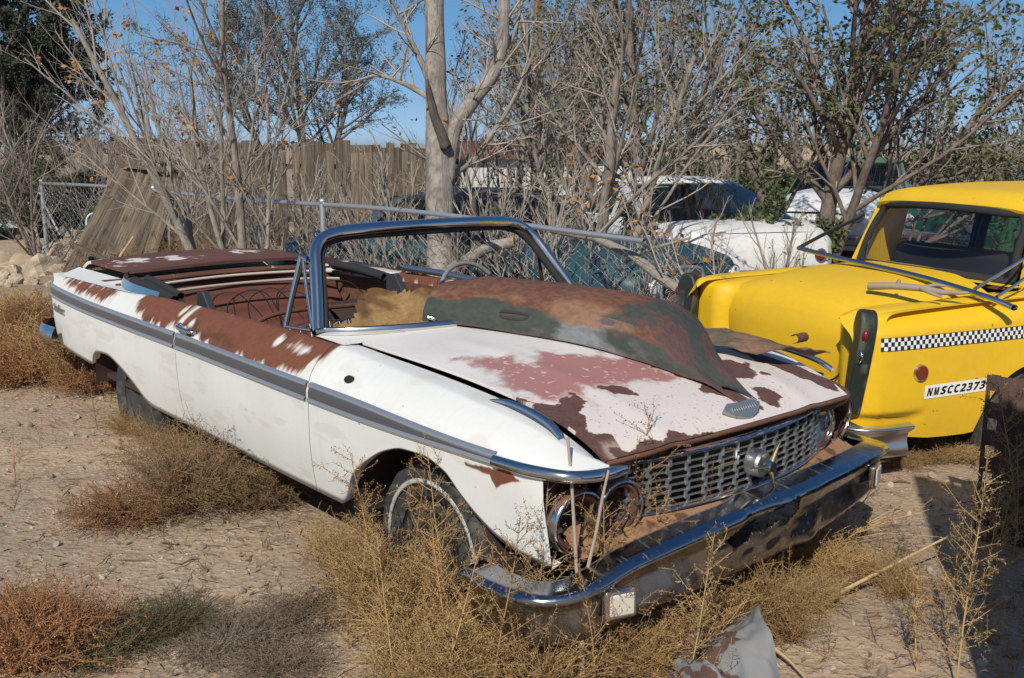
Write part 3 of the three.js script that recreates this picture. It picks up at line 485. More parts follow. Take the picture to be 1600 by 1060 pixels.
// ---- front end: grille, headlights, splash pan, bumper
const gx = z => .905 - .09 * Math.pow(Math.abs(z) / .56, 2.2), gy0 = z => .555 - .010 * z, gy1 = z => .728 - .012 * z;
{
  obj('grille_backing', grid(30, 6, (s, t) => { const z = lerp(.58, -.58, s); return [gx(z) - .07, lerp(gy0(z) - .01, gy1(z) + .02, t), z]; }), M.black, ford);
  const gr = new THREE.Group(); gr.name = 'grille'; ford.add(gr);
  const alu = std(.62, .63, .63, .30, .85), rows = 7, nc = 14;
  for (let j = 0; j <= rows; j++) obj('grille_bar', grid(64, 6, (s, t) => { const z = lerp(.565, -.565, s), y = lerp(gy0(z), gy1(z), j / rows), a = t * Math.PI * 2, zz = (Math.floor((z + .6) / .08 + j * .5) % 2) * .0; return [gx(z) + Math.cos(a) * .013, y + Math.sin(a) * .0042 + Math.cos(a) * .003, z]; }), alu, gr);
  for (let i = 0; i <= nc; i++) { // zig-zag uprights
    const z0 = .55 - i * 1.10 / nc, parts = [];
    for (let j = 0; j < rows; j++) { const y0 = lerp(gy0(z0), gy1(z0), j / rows), y1 = lerp(gy0(z0), gy1(z0), (j + 1) / rows), d = (j % 2 ? 1 : -1) * .006; parts.push(bar([gx(z0) + .010, y0, z0 + d], [gx(z0) + .010, y1, z0 + d], .009, .009, V(1, 0, 0)), box(.010, .008, .022, gx(z0) + .010, y0, z0)); }
    obj('grille_rib', parts, alu, gr);
  }
  // three-bar spinner on a round boss
  const sg = new THREE.Group(); sg.name = 'grille_emblem'; gr.add(sg); sg.position.set(gx(0) + .02, .648, .0); sg.rotation.z = -.05; sg.rotation.y = .06;
  const cyl = (r0, r1, h, x) => { const g = new THREE.CylinderGeometry(r1, r0, h, 28); g.rotateZ(-Math.PI / 2); g.translate(x, 0, 0); return g; };
  const boss = obj('emblem_boss', [cyl(.050, .048, .045, .022), cyl(.048, .040, .010, .049)], M.steel, gr); boss.position.copy(sg.position); gr.remove(sg);
  for (let k = 0; k < 3; k++) { const a = k * 2.094 + 1.45, g = new THREE.ConeGeometry(.019, .130, 6); g.scale(1, 1, .6); g.translate(0, .055, 0); g.rotateX(a); g.translate(.075, 0, 0); obj('spinner_blade', g, std(.62, .52, .26, .25, 1), boss); }
  obj('emblem_center', (() => { const g = cyl(.022, .018, .03, .078); return g; })(), M.chrome, boss);
  // surround
  obj('grille_header', grid(50, 6, (s, t) => { const z = lerp(.60, -.60, s), a = t * Math.PI * 2; return [gx(z) + .012 + Math.cos(a) * .018, gy1(z) + .016 + Math.sin(a) * .010, z]; }), M.chromeDull, gr);
  obj('grille_sill', grid(50, 6, (s, t) => { const z = lerp(.60, -.60, s), a = t * Math.PI * 2; return [gx(z) + .006 + Math.cos(a) * .014, gy0(z) - .010 + Math.sin(a) * .008, z]; }), M.chromeDull, gr);
  // headlight pods: right pair are empty rusty buckets, left inner still has its lens
  const pod = (z, x, y, r, kind) => {
    const ax = V(1, -.04, z * .10).normalize();
    const orient = g => { g.applyQuaternion(new THREE.Quaternion().setFromUnitVectors(V(0, 1, 0), ax)); g.translate(x, y, z); return g; };
    const bucket = orient(new THREE.LatheGeometry([[.0, -.11], [r * .45, -.10], [r * .8, -.055], [r * .86, 0], [r * .98, .006], [r * 1.02, -.004]].map(p => new THREE.Vector2(...p)), 32));
    const h = obj('headlight', bucket, M.rust, ford);
    const ring = orient((() => { const g = new THREE.LatheGeometry([[r * 1.0, -.02], [r * 1.06, .010], [r * 1.12, .016], [r * 1.20, .004], [r * 1.22, -.03]].map(p => new THREE.Vector2(...p)), 36); return g; })());
    obj('headlight_bezel', ring, kind === 'bare' ? M.rust : M.chromeDull, h);
    if (kind === 'lens') { const l = orient(new THREE.LatheGeometry([[0, .046], [r * .3, .043], [r * .6, .032], [r * .85, .014], [r * .95, 0]].map(p => new THREE.Vector2(...p)), 32)); obj('lens', l, new THREE.MeshPhysicalMaterial({ color: L(.85, .88, .86), roughness: .06, transmission: 1, thickness: 0, side: THREE.DoubleSide }), h); const rf = orient(new THREE.LatheGeometry([[0, -.06], [r * .4, -.05], [r * .75, -.02], [r * .93, -.002]].map(p => new THREE.Vector2(...p)), 28)); obj('reflector', rf, std(.75, .75, .73, .2, 1), h); const rg = orient(new THREE.TorusGeometry(r * .98, .009, 8, 32).rotateX(Math.PI / 2)); obj('lens_ring', rg, M.chrome, h); }
    if (kind === 'empty') { obj('rim_tab', orient(box(.02, .016, .014, r * .93, .004, 0)), M.steel, h); obj('rim_tab', orient(box(.014, .016, .02, 0, .004, r * .93)), M.steel, h); obj('rim_tab', orient(box(.014, .016, .02, 0, .004, -r * .93)), M.steel, h); obj('loose_wire', tubeG([[x - .05, y + .02, z], [x + .015, y + .01, z - .02], [x + .02, y - .05, z + .01], [x + .03, y - .11, z - .02]], .0035, 4), M.black, h); }
    return h;
  };
  pod(.765, .822, .574, .092, 'empty'); pod(.605, .848, .590, .086, 'empty');
  pod(-.605, .805, .645, .088, 'lens'); pod(-.775, .775, .65, .090, 'empty');
  // crumpled brown sheet beside the left lamp
  obj('bent_lamp_shell', thick(grid(10, 10, (s, t) => [.74 + .03 * fbm(s * 4, t * 4, 3, 3), .57 + t * .17, -.70 - s * .17 - .02 * t]), .004), M.rust, ford);
  for (const s of [1, -1]) obj('headlight_surround', grid(10, 8, (a, t) => { const z = lerp(.88, .52, a), x = .745 + .03 * Math.sin(a * 3.1); return [x, lerp(.50, .745, t), s * z]; }, (a, t) => { const z = lerp(.88, .52, a), y = lerp(.50, .745, t); return Math.hypot(z - .765, y - .61) < .07 || Math.hypot(z - .605, y - .61) < .07; }), M.rustDark, ford);
  // splash pan in tan-brown primer
  obj('splash_pan', grid(50, 5, (s, t) => { const z = lerp(.80, -.80, s); return [lerp(gx(clamp(z, -.6, .6)) - .01, .955 - .10 * (z * z), t) - (Math.abs(z) > .6 ? .02 : 0), lerp(.55 - .012 * z, .497 - .03 * z, t) + .006 * fbm(z * 8, t * 2, 2, 3), z, s * 1.6, t * .1]; }), mapped(tex(256, 256, (u, v) => { const a = fbm(u * 20, v * 20, 4, 5); return [...mixc([.30, .165, .085, .8], [.12, .05, .028, .9], sstep(-.05, .4, a)), .5]; })), ford);
}
// front bumper: bowed blade, drooping to the car's right, punched through in the middle
const bumpC = new THREE.CatmullRomCurve3([V(.60, 0, 1.025), V(.75, 0, 1.03), V(.88, 0, 1.00), V(.955, 0, .90), V(.985, 0, .70), V(1.01, 0, .35), V(1.015, 0, 0), V(1.0, 0, -.35), V(.965, 0, -.65), V(.915, 0, -.85), V(.85, 0, -.96), V(.74, 0, -.99), V(.60, 0, -.985)], false, 'centripetal');
{
  const topY = table([[-1.0, .515], [-.8, .555], [-.4, .565], [0, .56], [.4, .535], [.7, .50], [.85, .46], [.95, .435], [1.03, .43]]), botY = table([[-1.0, .38], [-.85, .355], [-.6, .335], [-.3, .31], [0, .295], [.4, .285], [.7, .275], [.9, .25], [1.03, .235]]);
  const FACE = table([[0, -.035], [.03, -.012], [.10, -.002], [.35, .004], [.62, .012], [.78, .030], [.87, .044], [.93, .036], [.97, .005], [1, -.05]]);
  const holeP = [[.27, .445], [.20, .485], [.10, .505], [-.06, .522], [-.115, .518], [-.14, .47], [-.125, .445], [-.06, .44], [-.01, .455], [.04, .425], [.10, .435], [.15, .40], [.22, .405]];
  const bpt = (s, t) => { const p = bumpC.getPointAt(s), T = bumpC.getTangentAt(s), n = V(-T.z, 0, T.x).normalize(); if (n.x < 0 && Math.abs(p.z) < .9) n.negate(); const zz = p.z, y = lerp(botY(zz), topY(zz), t); let o = FACE(t); o += .012 * Math.exp(-(((zz + .25) / .06) ** 2)) * (1 - t) * 2 + .010 * fbm(zz * 7, t * 3, 3, 19) * Math.exp(-(((zz - .05) / .3) ** 2)) * 2; const out = V(p.x > .3 ? 1 : 0, 0, 0); const dir = V(T.z, 0, -T.x).normalize(); if (dir.dot(V(p.x + 2, 0, p.z * 1.5)) < 0) dir.negate(); return [p.x + dir.x * o, y, p.z + dir.z * o, s * 3, t * .3]; };
  const g = thick(grid(260, 30, bpt, (s, t) => { const q = bpt(s, t); return polyDist(holeP, q[2], q[1]) > .004 * n2(s * 200, t * 30, 3); }), -.006);
  const bt = tex(1024, 128, (u, v) => { const a = fbm(u * 60, v * 8, 4, 141), b = fbm(u * 14, v * 3, 4, 143), sc = sstep(.74, .86, n2(u * 380 + a * 3, v * 30, 145)); const gold = sstep(.2, .4, b + a * .3) * sstep(.45, .8, u); let c = mixc([.34, .355, .38, .13 + Math.abs(a) * .16], [.40, .31, .10, .3], gold * .5); c = mixc(c, [.24, .17, .11, .6], clamp(sc * .10 + sstep(.3, .55, a + b * .5) * .35)); const ed = v < .07 + a * .06; if (ed) c = mixc(c, [.20, .085, .04, .9], .85); return [...c, .5, ed ? .1 : 1 - sc * .3]; }, { metal: true });
  const m = mapped(bt); const b = obj('front_bumper', g, m, ford); b.userData.label = 'dented chrome bumper with a ragged hole in its middle';
  for (const u of [g.attributes.uv]) for (let i = 0; i < u.count; i++) u.setXY(i, u.getX(i) / 3, u.getY(i) / .3);
  // parking lamps
  for (const [z, y, tilt] of [[.77, .365, .30], [-.74, .455, -.35]]) {
    let bs = 0, bd = 9; for (let k = 0; k <= 400; k++) { const d = Math.abs(bumpC.getPointAt(k / 400).z - z); if (d < bd && bumpC.getPointAt(k / 400).x > .8) { bd = d; bs = k / 400; } }
    const p = bumpC.getPointAt(bs);
    const fr = new RoundedBoxGeometry(.03, .098, .115, 2, .012), le = new RoundedBoxGeometry(.02, .074, .088, 2, .008);
    for (const q of [fr, le]) q.rotateY(-tilt); fr.translate(p.x + .036, y, p.z); le.translate(p.x + .046, y, p.z);
    const pl = obj('parking_lamp', fr, M.chromeDull, b); obj('lamp_lens', le, std(.62, .56, .47, .35), pl);
  }
  for (const z of [.62, -.30, -.78]) { const g2 = new THREE.SphereGeometry(.013, 12, 8); g2.translate(1.0 - .12 * z * z, topY(z) - .01, z); obj('bumper_bolt', g2, M.chrome, b); }
  obj('torn_flap', thick(grid(14, 6, (s, t) => { const z = lerp(.20, -.08, s); return [.985 - .03 * t, .445 + .06 * s - t * .045 * Math.sin(s * 3) + .02 * s * s, z]; }), .004), std(.42, .40, .36, .5, .5), b);
  for (const z of [.4, -.4]) obj('bumper_bracket', box(.30, .06, .05, .80, .42, z), M.rustDark, ford);
}

// ------------------------------------------------------------------ loose body panels lying on the hood
{
  const t = tex(1024, 512, (u, v) => { // u along, v from the lower edge up and over
    const a = fbm(u * 14, v * 7, 5, 151), fine = fbm(u * 80, v * 40, 3, 153), lo = fbm(u * 4, v * 2.5, 4, 155);
    const rust = mixc([.095, .042, .028, .9], [.15, .062, .036, .9], clamp(.5 + lo + fine * .6)), green = [.040, .048, .038, .75], grey = [.19, .195, .20, .6], orange = [.26, .125, .055, .85];
    const line = .255 + .05 * Math.sin(u * 7) + lo * .12 + a * .05; let c = rust;
    const gm = sstep(-.02, .03, line - v + a * .06); c = mixc(c, green, gm);
    c = mixc(c, orange, (1 - Math.abs(clamp((v - line - .02) / .05, -1, 1))) * .7 * clamp(.6 + a * 2));
    const gy = sstep(.0, .2, .22 - Math.abs(u - .52) * .9 - (v - .02) * .55 + a * .25 + lo * .2); c = mixc(c, grey, gy * .9);
    const ora = sstep(.02, .10, .17 - Math.hypot((u - .50) * 1.0, (v - .30) * 1.1) + lo * .10 + a * .03); c = mixc(c, [.22, .115, .065, .85], ora * .9);
    const rr = sstep(.0, .12, u - .62 + lo * .25 + a * .1 - (v < .3 ? .06 : 0)); c = mixc(c, mixc([.085, .045, .04, .85], [.045, .05, .042, .8], sstep(.1, .3, a + lo)), rr);
    const star = sstep(.28, .4, .5 - Math.hypot((u - .585) * 14, (v - .26) * 9) + a * .5); c = mixc(c, [.07, .06, .07, .7], star * .8);
    const edge = sstep(.04, .0, v + a * .03); c = mixc(c, [.10, .055, .04, .9], edge * .6);
    const k = 1 + fine * .35; return [c[0] * k, c[1] * k, c[2] * k, c[3], .5 + fine * .3];
  }, { clamp: true, bump: .001 });
  const zb = table([[-.72, .335], [-.23, .175], [.24, .06], [.60, .0], [.86, -.06]]), surf = (x, z) => hoodP(clamp(x, HX0, HX1), clamp(z, -.69, .69))[1];
  const lp = thing('loose_fender_panel', 'loose curved fender panel, half rust and half dark primer, lying on the white hood', 'car part', [0, CARY, 0]);
  const shell = thick(grid(80, 26, (s, q) => {
    const x0 = -.70 + .03 * Math.cos(q * 3) - .02 * q, x = lerp(x0, .83, s) - .10 * Math.sin(q * Math.PI) * sstep(.7, 1, s), tip = 1 - sstep(.62, 1.0, s), hgt = (.160 * tip + .024) * (1 - .28 * (1 - sstep(0, .10, s)) * sstep(.3, 1, q)), wid = .40 * (.22 + .78 * tip) * (1 + .12 * (1 - s));
    const a = q * 2.3, y0 = surf(x, zb(x)) + .010 + .012 * Math.max(0, Math.sin((s - .84) * 22)) * (s > .84 ? 1 : 0);
    return [x, y0 + Math.sin(Math.min(a, 2.3)) * hgt + .006 * fbm(s * 6, q * 3, 3, 9), zb(x) - (1 - Math.cos(a)) * wid * .62, s, q];
  }), .004);
  obj('panel_skin', shell, mapped(t), lp);
  { const s = .30, P = V(-.20, 0, 0); const x = -.215, y0 = surf(x, zb(x)); obj('slot_handle', [tubeG([[x - .085, y0 + .078, zb(x) - .002], [x - .075, y0 + .088, zb(x) - .002], [x + .03, y0 + .088, zb(x) - .034], [x + .062, y0 + .080, zb(x) - .042], [x + .05, y0 + .068, zb(x) - .032], [x - .07, y0 + .070, zb(x) + .004]], .0065, 6, true)], M.rustDark, lp); }
  const cp = thing('crumpled_metal_sheet', 'crumpled brown sheet metal with a curled corner on the far side of the white hood', 'scrap metal', [0, CARY, 0]);
  const base = thick(grid(50, 18, (s, q) => { const x = lerp(.20, .66, s) + .10 * q, z = lerp(-.30, -.60, s) - (q - .5) * .34 * (1 - .35 * s), curl = sstep(.86, 1, s); return [x - .01 + curl * .02, surf(x, z) + .05 + .055 * Math.sin(s * 3.0) * Math.sin(q * 2.8) + .02 * fbm(s * 5, q * 4, 4, 33) + curl * .05 + .02 * sstep(.7, 1, q) * (1 - s), z, s, q * .5]; }), .004);
  obj('sheet_skin', base, mapped(tex(256, 256, (u, v) => { const a = fbm(u * 8, v * 8, 5, 161), b = fbm(u * 50, v * 50, 2, 163); const c = mixc([.17, .098, .06, .85], [.09, .075, .05, .85], sstep(.0, .35, a)); const k = 1 + b * .4; return [c[0] * k, c[1] * k, c[2] * k, c[3], .5 + b * .3]; }, { bump: .001 })), cp);
  obj('curled_tab', thick(grid(12, 6, (s, t) => { const a = s * 4.2; return [.700 + Math.sin(a) * .020, surf(.6, -.6) + .105 + (1 - Math.cos(a)) * .016, -.545 - t * .07 - s * .01]; }), .003), M.rust, cp);
}
// ------------------------------------------------------------------ yellow taxi (local x forward from the rear bumper, z to its right)
const taxi = thing('taxi_car', 'yellow taxi sedan with a black-and-white checker band parked behind the white convertible', 'car', [-.564, -.1415, -1.882], 72.78 * Math.PI / 180);
{
  const yel = tex(512, 512, (u, v) => { const a = fbm(u * 5, v * 5, 5, 181), f = fbm(u * 70, v * 70, 3, 183), run = Math.max(0, n2(u * 40, v * 3, 185)) ** 3; let c = mixc([.80, .50, .010, .36], [.74, .45, .018, .5], clamp(.5 + a)); c = mixc(c, [.55, .36, .08, .7], run * .18); const ch = sstep(.93, .98, n2(u * 55, v * 55, 187) * .8 + f * .5); c = mixc(c, [.12, .06, .03, .9], ch * .8); const k = 1 + f * .05; return [c[0] * k, c[1] * k, c[2] * k, c[3] + Math.abs(a) * .1, .5]; });
  M.yellow = mapped(yel);
  const LEN = 5.0;
  const zS = table([[.12, .80], [.16, .865], [.24, .905], [.5, .925], [1.2, .94], [3.5, .93], [4.5, .90], [4.85, .82], [4.95, .70]]);
  const yT = table([[.12, .96], [.2, 1.0], [.6, 1.015], [1.2, 1.035], [1.8, 1.05], [3.6, 1.05], [4.2, 1.02], [4.8, .95], [4.95, .86]]);
  const arch = (x, c) => { const d = (x - c) / .40; return Math.abs(d) < 1 ? .30 + .38 * Math.sqrt(1 - d * d) : 0; };
  const yB = x => Math.max(table([[.12, .44], [.3, .34], [.8, .315], [1.0, .33], [4.9, .36]])(x), arch(x, 1.30), arch(x, 4.2));
  const sz = (x, y) => { const q = (y - .62) / .4; let z = zS(x) - .035 * q * q * (q < 0 ? 1.5 : .6) - .10 * sstep(yT(x) - .13, yT(x), y) ** 2; z -= .030 * (1 - sstep(.44, .54, x + (y < .42 ? (.42 - y) * -.35 : 0))) * (1 - sstep(.455, .480, y)); return z; };
  for (const s of [1, -1]) {
    const side = grid(150, 34, (a, t) => { const x = lerp(.12, 4.95, Math.pow(a, 1.5)), y = lerp(yB(x), yT(x), t); return [x, y, s * sz(x, y), x / 2, y / 2]; });
    const shoulder = grid(150, 6, (a, t) => { const x = lerp(.12, 4.95, Math.pow(a, 1.5)), z0 = sz(x, yT(x)), z1 = x < 1.45 ? .675 : .70; return [x, yT(x) + .012 * Math.sin(t * 3.14) - .004 * t, s * lerp(z0, z1, t), x / 2, .6 + t * .1]; });
    const sp = obj('body_side', [side, shoulder], M.yellow, taxi);
    // checker band: two narrow black lines with rows of printed squares
    const cv = tex(1024, 24, (u, v) => { const q = (Math.floor(u * 190) + Math.floor(v * 3)) % 2; return v < .06 || v > .94 ? [.02, .02, .02, .5] : q ? [.78, .77, .74, .5] : [.018, .018, .018, .5]; }, { clamp: true }); cv.map.magFilter = THREE.NearestFilter; cv.map.minFilter = THREE.LinearFilter; cv.map.generateMipmaps = false;
    obj('checker_band', grid(90, 4, (a, t) => { const x = lerp(.215, 3.9, a), y = lerp(.815, .885, t) + .012 * a * 3; return [x, y, s * (sz(x, y) + .003), a, t]; }), mapped(cv), sp);
    // lamp housing on the fin: tall dark casting, wide at the head and narrow at the foot
    const sh = new THREE.Shape(); sh.moveTo(-.018, -.26); sh.lineTo(.022, -.26); sh.bezierCurveTo(.04, -.1, .062, .02, .064, .14); sh.bezierCurveTo(.066, .225, .035, .262, .0, .262); sh.bezierCurveTo(-.04, .262, -.058, .22, -.056, .14); sh.bezierCurveTo(-.05, .02, -.04, -.1, -.018, -.26);
    const hg = new THREE.ExtrudeGeometry(sh, { depth: .05, bevelEnabled: true, bevelSize: .012, bevelThickness: .018, bevelSegments: 3, curveSegments: 10 });
    hg.rotateY(-Math.PI / 2); hg.rotateZ(-.10); hg.rotateY(s * -.42); hg.translate(.165, .755, s * .835);
    const hs = obj('tail_lamp_housing', hg, mapped(tex(128, 256, (u, v) => { const a = fbm(u * 6, v * 14, 4, 191); return [...mixc([.022, .026, .022, .45], [.075, .08, .06, .75], sstep(.05, .4, a)), .5 + a * .3]; }, { bump: .001 })), taxi);
    const place = (g, yy, out) => { g.rotateZ(Math.PI / 2); g.rotateZ(-.10); g.rotateY(s * -.42); g.translate(.165 - out * .91 + (yy - .755) * .10, yy, s * (.835 + out * .40)); return g; };
    obj('red_lens', place(new THREE.SphereGeometry(.047, 20, 14).scale(1, .5, 1.15), .905, .060), M.redGlass, hs);
    obj('lens_ring', place(new THREE.TorusGeometry(.034, .009, 8, 24).rotateX(Math.PI / 2).scale(1, 1, 1.15), .80, .075), M.chrome, hs);
    obj('reverse_lens', place(new THREE.SphereGeometry(.028, 16, 10).scale(1, .4, 1.1), .80, .07), M.black, hs);
    // round side marker
    const mk = (r, h) => { const g = new THREE.CylinderGeometry(r * .9, r, h, 28); g.rotateX(Math.PI / 2 * s); g.translate(.465, .69, s * (sz(.465, .69) + h / 2)); return g; };
    const sm = obj('side_marker_bezel', mk(.047, .014), M.chrome, taxi); obj('side_marker_lens', mk(.040, .020), M.redGlass, sm);
  }
  // registration number on a white strip
  {
    const cv = document.createElement('canvas'); cv.width = 512; cv.height = 96; const c = cv.getContext('2d'); c.fillStyle = '#e9e6dc'; c.fillRect(0, 0, 512, 96); c.fillStyle = '#0c0c0c'; c.font = 'bold italic 76px sans-serif'; c.textAlign = 'left'; c.textBaseline = 'middle';
    const str = 'NMSCC2373'; const cw = 54; for (let i = 0; i < str.length; i++) { c.save(); c.translate(16 + i * cw, 50); const w = c.measureText(str[i]).width || 50; c.scale(44 / w, 1); c.fillText(str[i], 0, 0); c.lineWidth = 5; c.strokeStyle = '#0c0c0c'; c.strokeText(str[i], 0, 0); c.restore(); }
    const t = new THREE.CanvasTexture(cv); t.colorSpace = THREE.SRGBColorSpace;
    obj('registration_strip', grid(20, 3, (a, t_) => { const x = lerp(.50, .925, a), y = lerp(.545, .617, t_) + .01 * a; return [x, y, sz(x, y) + .003, a, t_]; }), new THREE.MeshStandardMaterial({ map: t, roughness: .5, side: THREE.DoubleSide }), taxi);
  }
  // rear deck: bulging trunk lid in a frame panel
  const lidTop = table([[0, .55], [.10, .66], [.22, .80], [.33, .905], [.43, .985], [.55, 1.055], [.70, 1.105], [.86, 1.125], [1, 1.13]]), lidX = table([[0, .235], [.10, .225], [.22, .232], [.33, .258], [.43, .315], [.55, .46], [.70, .72], [.86, 1.0], [1, 1.22]]);
  const lid = grid(60, 60, (s, t) => { const zz = s * 2 - 1, w = .635 * (1 - .16 * (1 - sstep(0, .25, t))), z = zz * w, e = Math.pow(Math.abs(zz), 3.2), dr = e * (.085 + .02 * t); return [lidX(t) + e * .08 * (1 - t), lidTop(t) - dr * sstep(.3, .65, t) , z, z / 2, t]; });
  const tl = obj('trunk_lid', lid, M.yellow, taxi);
  const bx_ = table([[0, .235], [.12, .215], [.5, .205], [.62, .225], [.68, .27], [.74, .36], [1, 1.34]]), by_ = table([[0, .32], [.12, .42], [.5, .86], [.62, .965], [.68, .995], [.74, 1.005], [1, 1.035]]);
  const body = grid(70, 60, (s, t) => { const z = (s * 2 - 1) * .86, e = Math.abs(z), ins = 1 - sstep(.50, .63, e), y = by_(t); return [bx_(t) + ins * .07 + .05 * sstep(.78, .86, e) * (1 - sstep(.6, .8, t)), y - ins * .03 - .012 * Math.exp(-(((e - .65) / .05) ** 2)), z, z / 2 + .3, t]; });
  obj('rear_panel', body, M.yellow, taxi);
  obj('trunk_seam', tubeG([[.32, .90, -.60], [.285, .75, -.575], [.262, .62, -.54], [.250, .565, -.46], [.232, .545, -.25], [.228, .543, 0], [.232, .545, .25], [.250, .565, .46], [.262, .62, .54], [.285, .75, .575], [.32, .90, .60]], .006, 5, false, 80), M.rubber, tl);
  obj('trunk_hinge_patch', (() => { const g = new THREE.SphereGeometry(.03, 10, 6); g.scale(.25, 1.2, .8); g.translate(.205, .92, -.79); return g; })(), M.rust, taxi);
  // chrome bumper, wrapping well round the quarter
  const bc = new THREE.CatmullRomCurve3([V(.36, 0, .985), V(.22, 0, .982), V(.10, 0, .955), V(.04, 0, .88), V(0, 0, .6), V(-.01, 0, 0), V(0, 0, -.6), V(.04, 0, -.88), V(.10, 0, -.955), V(.22, 0, -.982), V(.36, 0, -.985)], false, 'centripetal');
  const prof = table([[0, -.02], [.06, .0], [.25, .008], [.5, .0], [.72, .006], [.84, .034], [.92, .042], [.97, .03], [1, .0]]);
  obj('rear_bumper', thick(grid(140, 22, (s, t) => { const p = bc.getPointAt(s), T = bc.getTangentAt(s), n = V(T.z, 0, -T.x).normalize(); if (n.dot(V(p.x - 1, 0, p.z)) < 0) n.negate(); const o = prof(t), end = 1 - .04 * Math.sin(t * 3.1); return [p.x * end + n.x * o, lerp(.265, .450, t), p.z + n.z * o]; }), -.004), std(.66, .66, .65, .30, 1), taxi);
  // glasshouse
  const dripZ = x => .60 - .02 * Math.abs(x - 2.4), roof = grid(50, 40, (s, t) => { const x = lerp(1.46, 3.42, s), zz = t * 2 - 1, z = zz * .625, e = Math.pow(Math.abs(zz), 4), cx = 1 - Math.pow(Math.abs(s * 2 - 1), 3.2) * .5; return [x + (s < .1 ? .06 * zz * zz * (1 - s / .1) : 0), 1.49 + .11 * cx * (1 - .55 * e) - .06 * (1 - sstep(0, .08, s)) * 1 - .045 * sstep(.92, 1, s), z, x / 2, z / 2]; });
  obj('roof', thick(roof, .02), M.yellow, taxi);
  const inter = std(.02, .02, .022, .8);
  const sidePost = (xa0, xa1, xb0, xb1, s, m) => grid(6, 8, (a, t) => { const x = lerp(lerp(xa0, xa1, a), lerp(xb0, xb1, a), t); return [x, lerp(1.045, 1.50, t), s * lerp(.705, .612, t), x / 2, t / 3]; });
  for (const s of [1, -1]) {
    obj('rear_pillar', thick(sidePost(1.40, 1.78, 1.56, 1.80, s), .03), M.yellow, taxi);
    obj('center_pillar', thick(sidePost(2.48, 2.58, 2.46, 2.55, s), .03), inter, taxi);
    obj('front_pillar', thick(sidePost(3.72, 3.80, 3.34, 3.42, s), .03), M.yellow, taxi);
    const sw = obj('side_window', grid(4, 4, (a, t) => [lerp(lerp(1.78, 1.80, t), lerp(3.74, 3.36, t), a), lerp(1.05, 1.495, t), s * (lerp(.70, .607, t))]), M.glass, taxi);
  }
  // wrap-round rear window with a dark rubber surround
  const rwL = z => V(1.16 + .26 * Math.pow(Math.abs(z) / .66, 2.2), 1.098 - .03 * (z / .66) ** 2, z), rwT = z => V(1.44 + .13 * Math.pow(Math.abs(z) / .66, 2.4), 1.505 - .035 * (z / .66) ** 2, z * .90);
  const rw = (z, t) => { const a = rwL(z), b = rwT(z), p = a.lerp(b, t); p.x -= .03 * Math.sin(t * Math.PI); return p; };
  const gl = obj('rear_window', grid(30, 10, (s, t) => rw(lerp(-.63, .63, s), lerp(.03, .96, t)).toArray()), M.glass, taxi);
  const loop = []; for (let k = 0; k <= 14; k++) loop.push(rw(lerp(-.62, .62, k / 14), .03)); for (let k = 1; k < 6; k++) loop.push(rw(.64, lerp(.03, .93, k / 6))); for (let k = 0; k <= 14; k++) loop.push(rw(lerp(.60, -.60, k / 14), .95)); for (let k = 1; k < 6; k++) loop.push(rw(-.64, lerp(.93, .03, k / 6)));
  obj('rear_window_gasket', tubeG(loop, .024, 8, true, 160), M.rubber, gl);
  obj('rear_window_frame', grid(40, 3, (s, t) => { const z = lerp(-.70, .70, s), p = rwL(clamp(z, -.66, .66)); return [p.x - .02 - t * .06, p.y - .004 - t * .004 + .012 * (1 - (z / .7) ** 2), z, z / 2, t]; }), M.yellow, taxi);
  // windshield, cowl, hood, interior
  obj('windshield', grid(10, 6, (s, t) => { const z = lerp(-.62, .62, s); return [lerp(3.86, 3.42, t) - .10 * (z / .62) ** 2, lerp(1.06, 1.50, t), z * lerp(1.08, .95, t)]; }), M.glass, taxi);
  obj('hood', grid(30, 30, (s, t) => { const x = lerp(3.75, 4.97, s), z = (t * 2 - 1) * .72; return [x, 1.06 + .05 * (1 - (t * 2 - 1) ** 2) - .16 * s * s, z, x / 2, t]; }), M.yellow, taxi);
  obj('nose', box(.06, .5, 1.5, 4.92, .62, 0, .03), M.steel, taxi);
  const seat = (x, w) => { const g1 = box(.16, .62, w, x, .90, 0, .06); return g1; };
  obj('rear_seat', [seat(1.74, 1.24), box(.5, .18, 1.24, 2.0, .58, 0, .05)], inter, taxi); obj('front_seat', [seat(2.86, 1.24), box(.5, .18, 1.24, 3.1, .58, 0, .05)], inter, taxi);
  obj('parcel_shelf', box(.42, .02, 1.28, 1.50, 1.055, 0), std(.11, .06, .045, .9), taxi);
  obj('floor_pan', box(4.4, .04, 1.6, 2.5, .42, 0), M.rustDark, taxi);
  obj('partition_bar', [tubeG([[2.42, .7, -.56], [2.42, 1.2, -.56], [2.42, 1.46, -.48]], .03, 6), tubeG([[2.42, 1.46, -.48], [2.42, 1.48, .48]], .02, 6), tubeG([[2.42, .7, .56], [2.42, 1.2, .56], [2.42, 1.46, .48]], .03, 6)], inter, taxi);
  for (const s of [1, -1]) for (const x of [1.30, 4.2]) { const w = new THREE.Group(); w.name = 'wheel'; taxi.add(w); w.position.set(x, .36, s * .80); const g = new THREE.TorusGeometry(.25, .085, 12, 32); obj('tyre', g, M.tyre, w); const r = new THREE.CylinderGeometry(.19, .19, .08, 24); r.rotateX(Math.PI / 2); obj('rim', r, std(.3, .3, .29, .5, .6), w); }
  // the window's bright moulding has sprung off and stands out over the deck
  const tr = thing('loose_window_trim', 'sprung bright window moulding sticking out over the yellow trunk', 'car part', taxi.position, taxi.rotation.y);
